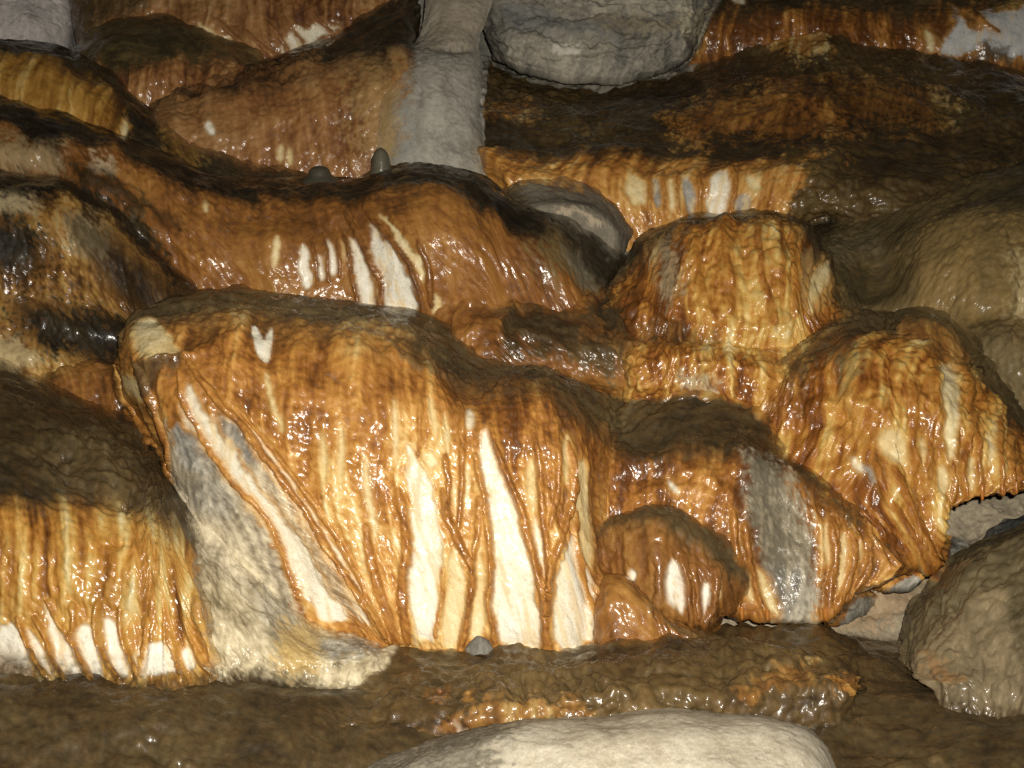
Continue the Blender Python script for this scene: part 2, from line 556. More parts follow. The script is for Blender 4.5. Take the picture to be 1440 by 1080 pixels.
    for i in [i for i in np.unique(fg) if i >= 10]:
        ys, xs = np.nonzero(fg == i)
        y0, y1, x0, x1 = ys.min(), ys.max() + 1, xs.min(), xs.max() + 1
        m_ = fg[y0:y1, x0:x1] == i
        lab = np.where(m_, np.arange(1, m_.size + 1).reshape(m_.shape), 0)
        while True:      # spread the largest number through each connected piece
            z_ = np.pad(lab, 1)
            nl = np.where(m_, np.maximum.reduce([lab, z_[:-2, 1:-1], z_[2:, 1:-1], z_[1:-1, :-2], z_[1:-1, 2:]]), 0)
            if (nl == lab).all():
                break
            lab = nl
        u_, c_ = np.unique(lab[m_], return_counts=True)
        for l_, n_ in zip(u_, c_):
            tgt = fg[y0:y1, x0:x1]
            if n_ < 40:
                tgt[lab == l_] = 0
            elif l_ != u_[c_.argmax()]:
                tgt[lab == l_] = nxt; pnames[nxt] = pnames[i]; nxt += 1
    fp = fg.reshape(-1)
    ids = [i for i in np.unique(fp) if (fp == i).sum() >= 12]
    fp = np.where(np.isin(fp, ids), fp, 0)
    ids = list(np.unique(fp))
    if len(ids) == 1:
        root = new_mesh(name, V, q, NN, C, mat, None, origin)
    else:
        root = bpy.data.objects.new(name, None)
        root.empty_display_size = 0.05
        scn.collection.objects.link(root)
        root.location = origin
        for i in ids:
            fq = q[fp == i]
            u, inv = np.unique(fq, return_inverse=True)
            nm = face_name if i == 0 else cap_name if i == 1 else pnames[i]
            new_mesh(nm, V[u], inv.reshape(-1, 4), NN[u], C[u], mat, root, origin)
    if kind:
        root['kind'] = kind
    if label:
        root['label'] = label
    if category and not kind:
        root['category'] = category
    if group:
        root['group'] = group
    THINGS.append(root)
    return root, origin


def hash_name(sx):
    h = 17
    for ch in sx:
        h = (h * 131 + ord(ch)) & 0x7fffffff
    return h


def shift(pts, dx, dy, dd=0.0):
    return [(p[0] + dx, p[1] + dy, (p[2] if len(p) > 2 else 0) + dd) for p in pts]


def lathe_thing(name, path, radii, col, mat, parent, origin, sides=14, seed=1, wet=0.9, rough=0.12):
    """a round tapering body along a path of 3-D points"""
    r = np.random.default_rng(seed)
    path = np.asarray(path, float); radii = np.asarray(radii, float)
    m = 14
    st = np.arange(len(path), dtype=float)
    pp = herm(st, path, np.linspace(0, st[-1], m)); rr = herm(st, radii[:, None], np.linspace(0, st[-1], m))[:, 0]
    V = []
    for i in range(m):
        tan = pp[min(i + 1, m - 1)] - pp[max(i - 1, 0)]; tan /= np.linalg.norm(tan)
        a = np.cross(tan, (0, 1, 0.01)); a /= np.linalg.norm(a); b = np.cross(tan, a)
        for k in range(sides):
            th = 2 * math.pi * k / sides
            V.append(pp[i] + max(rr[i], 1e-4) * (1 + rough * (r.random() - .5)) * (math.cos(th) * a + math.sin(th) * b))
    V = np.array(V)
    Fq = []
    for i in range(m - 1):
        for k in range(sides):
            Fq.append((i * sides + k, i * sides + (k + 1) % sides, (i + 1) * sides + (k + 1) % sides, (i + 1) * sides + k))
    C = np.ones((len(V), 4)); C[:, :3] = np.array(col) * (0.85 + 0.3 * r.random((len(V), 1))); C[:, 3] = wet
    return new_mesh(name, V, np.array(Fq), None, C, mat, parent, origin)


def drips(root, origin, specs, d):
    for k, (x, y0, y1, w) in enumerate(specs):
        px = w * d / F_PX
        path = [PT(x, y0 - 8, d - .004), PT(x + .6, (y0 + y1) / 2, d - .006), PT(x + .3, y1 - 1, d - .005), PT(x + .3, y1, d - .005)]
        lathe_thing('drip', path, [px * 1.2, px * .85, px * .5, px * .12], (.36, .13, .02), M_FLOW, root, origin, 10, k, 1.0, .1)


# ================================================================== the setting
build('cave_wall', None, None, [
    (5.2, [(-700, -900), (100, -900), (760, -900), (1500, -900), (2200, -900)]),
    (5.3, [(-700, -400), (100, -400), (760, -400), (1500, -400), (2200, -400)]),
    (5.1, [(-700, 0), (100, 0), (760, 0), (1500, 0), (2200, 0)]),
    (4.9, [(-700, 300), (100, 300), (760, 300), (1500, 300), (2200, 300)]),
    (4.6, [(-700, 700), (100, 700), (760, 700), (1500, 700), (2200, 700)])],
    ramp_cols=GREY, mat=M_ROCK, wet=.2, lump=25, lump_size=300, flute=2, bump=2, kind='structure', coarse=.25)

build('cave_floor', None, None, [
    (3.45, [(-500, 850), (200, 850), (720, 845), (1100, 850), (1300, 850), (1900, 850)]),
    (3.05, [(-500, 905, -.3), (200, 905, -.3), (720, 895), (1100, 895), (1300, 895), (1900, 890)]),
    (2.72, [(-500, 945, -.2), (200, 948, -.2), (720, 945), (1100, 925), (1300, 940), (1900, 930)]),
    (2.58, [(-500, 972, -.13), (200, 972, -.13), (720, 985), (1100, 965), (1300, 975), (1900, 970)]),
    (2.42, [(-500, 1020, -.06), (200, 1015, -.06), (720, 1040), (1100, 1020), (1300, 1020), (1900, 1010)]),
    (2.27, [(-500, 1080), (200, 1080), (720, 1100), (1100, 1085), (1300, 1075), (1900, 1070)]),
    (2.0, [(-500, 1240), (200, 1240), (720, 1250), (1100, 1240), (1300, 1240), (1900, 1240)]),
    (1.7, [(-500, 1500), (200, 1500), (720, 1500), (1100, 1500), (1300, 1500), (1900, 1500)])],
    rim=20, mud_cols=[(.034, .027, .016), (.066, .052, .029), (.10, .08, .044), (.14, .112, .062)], dune=2.0, lump=6, bump=1.3, coarse=.75, kind='structure', splitcap=False, wet=.95)

build('rock_alcove', None, None, [
    (3.5, [(940, 600), (1050, 600), (1180, 600), (1300, 600), (1420, 600), (1640, 600)]),
    (3.38, [(940, 700), (1050, 700), (1180, 700), (1300, 700), (1420, 690), (1640, 690)]),
    (3.25, [(940, 790), (1050, 790), (1180, 790), (1300, 790), (1420, 780), (1640, 780)]),
    (3.12, [(940, 860), (1050, 860), (1180, 860), (1300, 860), (1420, 850), (1640, 850)]),
    (3.0, [(940, 940), (1050, 940), (1180, 930), (1300, 940), (1420, 940), (1640, 940)])],
    ramp_cols=TAN, tone=.42, mat=M_ROCK, wet=.28, flute=1, bump=1.0, lump=9, crack=7, streak=.05, blotch=.2, kind='structure',
    feats=[('tint', [(1230, 830), (1300, 800), (1290, 860), (1220, 880), (1180, 880)], (.32, .19, .09), .5, 14),
           ('fold', [(1210, 860), (1260, 855), (1310, 840), (1340, 800), (1400, 770)], 6, -9)])

# ================================================================== the formations, far to near
build('limestone_outcrop', 'pale bare limestone face with dark veins above the golden mound', 'rock', [
    (5.0, [(-220, -160), (-60, -160), (40, -160), (125, -160)]),
    (4.72, [(-220, -60), (-60, -60), (40, -60), (125, -60, .1)]),
    (4.62, [(-220, 10), (-60, 10), (40, 5), (118, 5, .14)]),
    (4.58, [(-220, 50), (-60, 50), (40, 45), (108, 45, .12)]),
    (4.62, [(-220, 120), (-60, 120), (40, 110), (112, 100, .1)])],
    ramp_cols=[(.18, .16, .15), (.34, .31, .29), (.50, .46, .43), (.62, .56, .50)], tone=.55, mat=M_ROCK, wet=.15, flute=1, bump=1.2,
    lump=8, crack=6, streak=.06, blotch=.17)

build('flowstone_curtain', 'rusty fluted curtain along the top with slanting ribs over a white patch', 'flowstone', [
    (5.0, [(60, -170), (200, -175), (330, -175), (450, -170), (620, -160)]),
    (4.62, [(80, -110), (200, -120), (330, -115), (450, -110), (610, -100)]),
    (4.5, [(95, -30), (200, -30), (330, -30), (450, -30), (600, -40)]),
    (4.44, [(105, 40), (200, 35), (330, 40), (450, 30), (590, 10)]),
    (4.46, [(110, 85), (200, 90), (340, 85), (455, 75), (590, 60)]),
    (4.55, [(110, 130), (200, 130), (340, 120), (455, 110), (590, 90)])],
    rim=1.3, ramp_cols=SALMON, tone=.36, flute=7, bump=1.8, streak=.17,
    feats=[('win', [(392, 66), (404, 48), (424, 36), (450, 34), (482, 38), (470, 48), (440, 60), (412, 76), (388, 80)], WHITE, 7),
           ('win', [(278, 32), (296, 44), (316, 54), (330, 62), (312, 62), (290, 50)], CREAM, 3),
           ('rib', [(372, 28), (388, 46), (404, 70)], 3.5, 3.5, 9, .4), ('rib', [(398, 22), (412, 42), (424, 60)], 3, 3, 8, .4),
           ('rib', [(438, 16), (452, 32), (466, 44)], 3, 3, 8, .4), ('rib', [(340, 40), (362, 58), (384, 78)], 4, 4, 9, .4),
           ('rib', [(300, 28), (326, 48), (352, 74)], 4, 4, 8, .4),
           ('mud', [(95, -30), (200, -10), (215, 20), (160, 40), (100, 70)], 14, .8)])

build('flowstone_hump', 'dull brown hump with a rusty lower face wedged behind two dark ridges', 'flowstone', [
    (4.62, [(88, 74), (150, 28), (220, 20), (290, 38), (385, 76)]),
    (4.38, [(92, 78), (150, 40), (220, 32), (286, 50), (378, 84)]),
    (4.22, [(94, 92), (150, 66), (216, 60), (280, 74), (364, 92)]),
    (4.13, [(95, 120), (150, 105), (212, 104), (272, 108), (350, 108)]),
    (4.12, [(95, 165), (150, 160), (212, 155), (272, 150), (345, 140)])],
    rim=2.25, mud_cols=OLIVE, ramp_cols=SALMON, tone=.32, flute=5, bump=2.0, mud_noise=.6, streak=.15,
    feats=[('mud', [(96, 60), (150, 34), (220, 28), (290, 48), (370, 82), (320, 86), (250, 70), (180, 66), (120, 84)], 10, .6)])

build('flowstone_curtain', 'salmon-brown fluted curtain under a black ledge beside the grey dry column', 'flowstone', [
    (4.75, [(180, 132), (280, 98), (370, 72), (450, 40), (500, 14), (590, -30)]),
    (4.4, [(190, 140), (285, 106), (375, 82), (455, 54), (505, 28), (590, -12)]),
    (4.12, [(198, 152), (282, 126), (372, 106), (456, 84), (510, 72), (590, 58)]),
    (4.0, [(204, 166), (284, 142), (372, 122), (456, 104), (510, 94), (590, 82)]),
    (3.92, [(212, 190), (300, 168), (380, 154), (456, 142), (510, 134), (590, 125)]),
    (3.9, [(222, 250), (310, 225), (390, 215), (456, 208), (510, 202), (590, 195)]),
    (3.92, [(235, 310), (320, 290), (400, 280), (456, 280), (510, 278), (590, 275)])],
    rim=2.85, ramp_cols=SALMON, tone=.40, flute=3.2, bump=1.5, streak=.08, mud_noise=.4,
    mud_cols=[(.015, .013, .009), (.03, .025, .016), (.055, .044, .026), (.09, .07, .04)],
    feats=[('win', [(293, 165), (301, 174), (303, 192), (294, 189), (286, 178)], WHITE, 4),
           ('win', [(391, 199), (399, 208), (399, 222), (392, 230), (387, 215)], CREAM, 3),
           ('win', [(404, 203), (411, 212), (412, 226), (405, 232), (402, 215)], CREAM, 3),
           ('fold', [(250, 138), (320, 112), (400, 98), (460, 78)], 6, 22),
           ('clean', [(270, 132), (330, 108), (400, 96), (450, 80), (455, 92), (400, 112), (330, 122), (280, 142)], 6, .55),
           ('tint', [(490, 90), (560, 60), (580, 270), (520, 260), (500, 180)], (.36, .25, .10), .45, 22)])

build('flowstone_column', 'smooth grey-beige dry column flaring down between orange curtains', 'column', [
    (4.75, [(588, -90, .035), (612, -95, .03), (640, -95), (668, -95, .03), (705, -90, .035)]),
    (4.36, [(598, 0, .035), (614, -3, .03), (640, -5), (664, -3, .03), (692, 0, .04)]),
    (4.2, [(590, 48, .035), (608, 46, .03), (634, 46), (652, 48, .03), (676, 54, .04)]),
    (4.06, [(562, 82, .035), (586, 78, .03), (622, 80), (646, 88, .03), (680, 104, .04)]),
    (3.92, [(538, 130, .035), (574, 126, .03), (614, 128), (644, 138, .03), (674, 150, .04)]),
    (3.84, [(530, 190, .035), (572, 188, .02), (614, 190), (652, 196, .02), (686, 204, .04)]),
    (3.8, [(528, 238, .03), (576, 238, .02), (622, 240), (664, 242, .02), (706, 246, .035)]),
    (3.8, [(528, 300, .03), (576, 300, .02), (622, 300), (664, 300, .02), (712, 300, .035)])],
    ramp_cols=[(.22, .20, .165), (.34, .315, .265), (.42, .39, .33), (.52, .48, .40)], tone=.5, mat=M_ROCK, wet=.12, flute=1.6, bump=.8, fuse=.15, tuck=(.05, .08),
    lump=4, lump_size=110, streak=.05, blotch=.24, fine=.6,
    feats=[('tint', [(590, -60), (700, -60), (690, 30), (668, 62), (612, 66), (592, 52)], (.40, .32, .22), .6, 12),
           ('tint', [(540, 140), (572, 120), (580, 200), (560, 250), (536, 250)], (.21, .22, .20), .7, 12),
           ('tint', [(534, 80), (556, 86), (552, 160), (548, 250), (530, 250)], (.36, .24, .09), .8, 9),
           ('tint', [(668, 196), (700, 215), (705, 260), (680, 250)], (.36, .29, .19), .7, 8),
           ('dent', 640, 66, 40, 8, 22)])

build('boulder', 'big grey limestone boulder hanging with a creased belly and curved lower edge', 'rock', [
    (5.0, [(690, -160), (770, -170), (850, -175), (930, -170), (1025, -150)]),
    (4.62, [(680, -60), (765, -60), (850, -65), (930, -60), (1015, -55, .05)]),
    (4.42, [(676, 10), (762, 10), (850, 10), (930, 8), (1005, 5, .06)]),
    (4.36, [(680, 52, .05), (758, 66), (845, 74), (925, 66), (990, 45, .06)]),
    (4.42, [(690, 78, .05), (756, 102), (838, 110), (918, 100), (984, 70, .06)]),
    (4.6, [(694, 82, .05), (756, 108), (836, 116), (916, 106), (980, 76, .06)]),
    (4.9, [(694, 70), (756, 95), (836, 102), (916, 94), (980, 64)])],
    ramp_cols=[(.08, .076, .068), (.17, .157, .13), (.27, .245, .195), (.40, .36, .28)], tone=.5, mat=M_ROCK, wet=.22, flute=1.5, bump=1.8,
    lump=8, crack=2, streak=.08, blotch=.24, fine=1.4, fuse=0,
    feats=[('fold', [(684, 40), (740, 34), (800, 58), (850, 52), (920, 62), (980, 48)], 5, -15),
           ('fold', [(720, 22), (790, 20), (860, 16), (930, 30)], 4, -10), ('fold', [(700, 66), (770, 84), (850, 80), (930, 78)], 4, -14),
           ('fold', [(760, -4), (840, -2), (900, 12), (980, 20)], 4, -9), ('fold', [(830, 60), (870, 44), (920, 44)], 4, -14),
           ('tint', [(830, 20), (900, 24), (960, 34), (950, 44), (880, 40), (830, 34)], (.26, .20, .12), .6, 7),
           ('tint', [(700, 14), (760, 8), (820, 30), (880, 36), (860, 48), (790, 48), (720, 34)], (.12, .13, .14), .6, 9),
           ('tint', [(780, 58), (815, 60), (812, 78), (786, 74)], (.60, .57, .48), .8, 6),
           ('tint', [(960, 18), (1000, 10), (990, 60), (962, 52)], (.48, .42, .28), .7, 8)])

build('flowstone_curtain', 'dark rust fluted curtain along the top beside bare white-grey rock', 'flowstone', [
    (5.1, [(930, -160), (1050, -160), (1180, -160), (1320, -160), (1480, -160), (1640, -160)]),
    (4.82, [(930, -70), (1050, -70), (1180, -70), (1320, -70), (1480, -70), (1640, -70)]),
    (4.74, [(940, -5), (1050, 0), (1180, 8), (1320, 6), (1480, 0), (1640, 0)]),
    (4.66, [(945, 30), (1050, 30), (1180, 34), (1320, 36), (1480, 34), (1640, 34)]),
    (4.66, [(950, 75), (1050, 70), (1180, 65), (1320, 80), (1480, 90), (1640, 90)]),
    (4.72, [(950, 120), (1050, 110), (1180, 100), (1320, 120), (1480, 130), (1640, 130)])],
    rim=2.35, tone=.22, flute=7, bump=1.8, streak=.15, mud_noise=.45,
    feats=[('win', [(1336, 17), (1350, 33), (1340, 50), (1320, 74), (1350, 84), (1368, 66), (1392, 66), (1420, 86), (1660, 90), (1660, 14), (1440, 13), (1393, 20), (1374, 22), (1391, 43), (1364, 36)],
            [(.30, .30, .29), (.46, .46, .45), (.58, .57, .54), (.64, .62, .57)], 6),
           ('win', [(950, -5), (994, -2), (999, 20), (986, 34), (990, 58), (978, 70), (950, 62)], CREAM, 3, 4),
           ('win', [(1028, -6), (1050, -6), (1049, 10), (1040, 13), (1030, 6)], WHITE, 3),
           ('win', [(1302, 34), (1312, 50), (1318, 72), (1308, 74), (1302, 52)], CREAM, 2),
           ('rib', [(1348, 12), (1370, 24), (1384, 36), (1400, 46)], 5, 3, 9, .35),
           ('tint', [(1385, 60), (1415, 62), (1420, 88), (1370, 86)], (.08, .07, .05), .8, 6),
           ('tint', [(1390, -20), (1640, -20), (1640, 8), (1440, 12), (1400, 14)], (.42, .29, .10), .7, 5)])

build('flowstone_slope', 'long black-brown wet slope with rusty knobs ending in a white-streaked orange lip', 'flowstone', [
    (5.05, [(630, 70), (740, 88), (840, 96), (940, 75), (1040, 48), (1160, 20), (1230, 30), (1320, 70), (1460, 72), (1640, 70)]),
    (4.75, [(640, 92), (740, 106), (840, 112), (940, 92), (1040, 64), (1160, 38), (1225, 44), (1300, 72), (1450, 86), (1640, 90)]),
    (4.45, [(645, 118), (745, 132), (840, 138), (940, 122), (1040, 102), (1155, 84), (1240, 92), (1320, 112), (1450, 126), (1640, 130)]),
    (4.15, [(650, 158), (750, 168), (840, 172), (940, 162), (1040, 156), (1150, 150), (1250, 156), (1340, 168), (1450, 176), (1640, 180)]),
    (3.95, [(655, 188), (755, 196), (840, 196), (940, 200), (1040, 205), (1145, 205), (1250, 210), (1350, 215), (1450, 218), (1640, 220)]),
    (3.84, [(662, 206), (760, 216), (845, 212), (940, 222), (1040, 226), (1140, 228), (1250, 240), (1350, 246), (1450, 250), (1640, 250)]),
    (3.76, [(672, 228), (770, 238), (855, 240), (940, 252), (1035, 254), (1130, 246), (1240, 262), (1350, 272), (1450, 280), (1640, 280)]),
    (3.74, [(684, 254), (780, 266), (865, 282), (945, 300), (1030, 305), (1120, 280), (1230, 292), (1350, 300), (1450, 310), (1640, 310)]),
    (3.8, [(690, 330), (785, 350), (870, 380), (945, 390), (1030, 390), (1120, 310), (1230, 320), (1350, 330), (1450, 340), (1640, 340)])],
    rim=4.75, fuse=.03, tone=.42, flute=2.2, bump=2.2, bump_size=19, lump=10, mud_noise=.5, streak=.12, dune=2.2, speck=.25,
    mud_cols=[(.020, .016, .009), (.045, .034, .018), (.075, .056, .027), (.12, .088, .04)],
    feats=[('clean', [(930, 175), (985, 150), (1040, 138), (1120, 150), (1190, 155), (1200, 185), (1120, 195), (1040, 190), (960, 205)], 16, .62),
           ('clean', [(1090, 62), (1130, 46), (1162, 52), (1160, 76), (1120, 82)], 9, .9),
           ('clean', [(1100, 120), (1200, 110), (1290, 130), (1320, 170), (1220, 180), (1140, 160)], 22, .4),
           ('clean', [(672, 146), (740, 140), (760, 160), (690, 166)], 9, .5),
           ('mud', [(1140, 215), (1250, 200), (1660, 200), (1660, 360), (1100, 360), (1120, 270)], 14, .95),
           ('tone', [(1090, 110), (1300, 110), (1320, 190), (1100, 190)], -.14, 20),
           ('win', [(882, 240), (892, 238), (908, 244), (912, 270), (908, 288), (893, 286), (878, 270)], CREAM, 4),
           ('win', [(917, 246), (926, 246), (930, 270), (928, 293), (919, 290)], BLUE, 4),
           ('win', [(938, 250), (948, 250), (950, 296), (940, 294)], CREAM, 3),
           ('win', [(958, 254), (970, 246), (978, 270), (978, 302), (964, 300)], BLUE, 5),
           ('win', [(996, 262), (1006, 246), (1018, 244), (1026, 262), (1026, 300), (1008, 308), (993, 304)], WHITE, 6),
           ('win', [(1032, 280), (1044, 268), (1056, 276), (1054, 294), (1040, 300), (1028, 298)], BLUE, 5),
           ('win', [(1046, 252), (1056, 248), (1070, 258), (1066, 270), (1052, 266)], CREAM, 4),
           ('rib', [(913, 232), (914, 260), (914, 292)], 2.6, 2.6, 8, .38), ('rib', [(932, 232), (934, 262), (935, 296)], 3, 2.6, 8, .38),
           ('rib', [(954, 236), (954, 268), (956, 300)], 3, 2.6, 8, .38), ('rib', [(984, 240), (985, 272), (986, 306)], 4, 3.2, 10, .36),
           ('rib', [(1024, 236), (1034, 262), (1026, 300)], 4.5, 3, 10, .36)])

build('rock_mass', 'large smooth tan-olive rounded rock bulging at the alcove edge above the orange mound', 'rock', [
    (4.3, [(1050, 318), (1130, 292), (1220, 262), (1310, 232), (1400, 204), (1480, 185), (1660, 160)]),
    (3.98, [(1060, 330), (1140, 306), (1226, 282), (1312, 256), (1400, 230), (1480, 214), (1660, 195)]),
    (3.72, [(1080, 346), (1156, 330), (1232, 316), (1312, 290, -.04), (1396, 262, -.06), (1480, 250, -.05), (1660, 240)]),
    (3.56, [(1100, 372), (1172, 364), (1238, 360, .05), (1306, 336, -.06), (1390, 312, -.12), (1480, 305, -.12), (1660, 300)]),
    (3.48, [(1120, 410), (1184, 404), (1244, 402, .06), (1306, 390, -.08), (1386, 376, -.16), (1480, 370, -.16), (1660, 365)]),
    (3.45, [(1136, 450), (1194, 444), (1250, 440), (1310, 438, -.08), (1386, 440, -.17), (1480, 440, -.18), (1660, 440)]),
    (3.45, [(1150, 500), (1204, 496), (1260, 496), (1320, 490, -.03), (1390, 488, -.08), (1480, 492, -.08), (1660, 500)]),
    (3.4, [(1160, 600), (1214, 600), (1270, 600), (1330, 600), (1400, 600), (1480, 600), (1660, 600)])],
    rim=2.4, ramp_cols=[(.06, .046, .023), (.13, .09, .036), (.215, .14, .05), (.30, .20, .075)], tone=.5, mud_cols=[(.03, .025, .013), (.065, .052, .026), (.11, .085, .04), (.17, .13, .06)], flute=1.2, bump=1.9, lump=5, streak=.05,
    blotch=.13, wet=.62, dune=1.2, mud_noise=.55, face_name='rock_face', mud_soft=.9,
    feats=[('mud', [(1100, 330), (1200, 290), (1290, 290), (1300, 340), (1290, 420), (1230, 450), (1140, 460)], 16, .8),
           ('dent', 1190, 330, 34, 18, 12), ('dent', 1235, 372, 26, 22, 18),
           ('tint', [(1150, 340), (1230, 318), (1240, 352), (1170, 366)], (.30, .25, .16), .6, 10),
           ('tint', [(1420, 350), (1460, 370), (1460, 470), (1424, 440)], (.45, .37, .20), .5, 12),
           ('fold', [(1424, 310), (1428, 370), (1432, 440), (1430, 490)], 4, -9),
           ('tint', [(1380, 480), (1460, 480), (1660, 490), (1660, 620), (1400, 600)], (.20, .155, .08), .5, 30)])

build('rock_slab', 'grey-brown dry slab with a bevelled lip lying behind the orange hump', 'rock', [
    (4.05, [(660, 275), (730, 242), (800, 240), (850, 262), (900, 310)]),
    (3.85, [(664, 280), (732, 249), (802, 247), (850, 270), (894, 318)]),
    (3.62, [(690, 300), (750, 276), (812, 278), (852, 296), (888, 334)]),
    (3.55, [(708, 314), (760, 292), (816, 294), (850, 312), (884, 346)]),
    (3.56, [(716, 340), (764, 312), (816, 314), (848, 334), (880, 362)]),
    (3.62, [(720, 400), (768, 380), (816, 380), (846, 390), (876, 410)])],
    ramp_cols=[(.07, .06, .045), (.12, .103, .076), (.175, .15, .112), (.26, .22, .16)], tone=.5, mat=M_ROCK, wet=.3, fuse=.13, flute=1.2, bump=1.0, lump=5, streak=.05, blotch=.14, fine=1.2,
    feats=[('tint', [(786, 293), (820, 294), (850, 310), (846, 318), (815, 304), (784, 300)], (.42, .34, .23), .6, 4),
           ('mud', [(660, 262), (720, 262), (748, 290), (744, 320), (690, 320)], 10, .9)])

build('flowstone_ridge', 'golden fluted mound under a black crest that runs down as a dark ridge', 'flowstone', [
    (4.35, [(-230, 64), (-80, 54), (0, 52), (64, 60), (134, 82), (198, 130), (300, 180), (380, 210), (450, 228), (580, 238)]),
    (4.1, [(-230, 70), (-80, 60), (0, 58), (62, 67), (130, 90), (192, 138), (296, 190), (376, 220), (446, 238), (580, 248)]),
    (3.95, [(-230, 82), (-80, 74), (0, 72), (60, 80), (124, 102), (184, 150), (286, 204), (368, 232), (446, 248), (580, 258)]),
    (3.86, [(-230, 100), (-80, 92), (0, 90), (60, 100), (120, 122), (176, 166), (278, 218), (362, 244), (446, 258), (580, 268)]),
    (3.8, [(-230, 140), (-80, 136), (0, 134), (60, 150), (120, 168), (176, 196), (270, 236), (356, 258), (446, 272), (580, 282)]),
    (3.82, [(-230, 200), (-80, 196), (0, 194), (60, 206), (120, 218), (176, 236), (264, 270), (350, 290), (446, 300), (580, 310)])],
    rim=2.45, ramp_cols=[(.07, .03, .007), (.18, .075, .013), (.33, .16, .028), (.45, .25, .055), (.56, .38, .13)], tone=.5, flute=6, bump=1.4, streak=.15, mud_noise=.3,
    mud_cols=[(.012, .011, .008), (.026, .022, .014), (.048, .039, .023), (.085, .066, .036)],
    feats=[('mud', [(178, 120), (220, 160), (300, 190), (440, 230), (600, 240), (600, 330), (440, 320), (260, 290), (180, 215), (176, 170)], 9, 1.0),
           ('tone', [(118, 100), (180, 140), (176, 210), (130, 200), (116, 150)], -.2, 10),
           ('win', [(170, 174), (178, 170), (181, 182), (178, 196), (171, 194)], CREAM, 3),
           ('clean', [(225, 180), (250, 176), (290, 205), (280, 235), (240, 225)], 9, .4)])

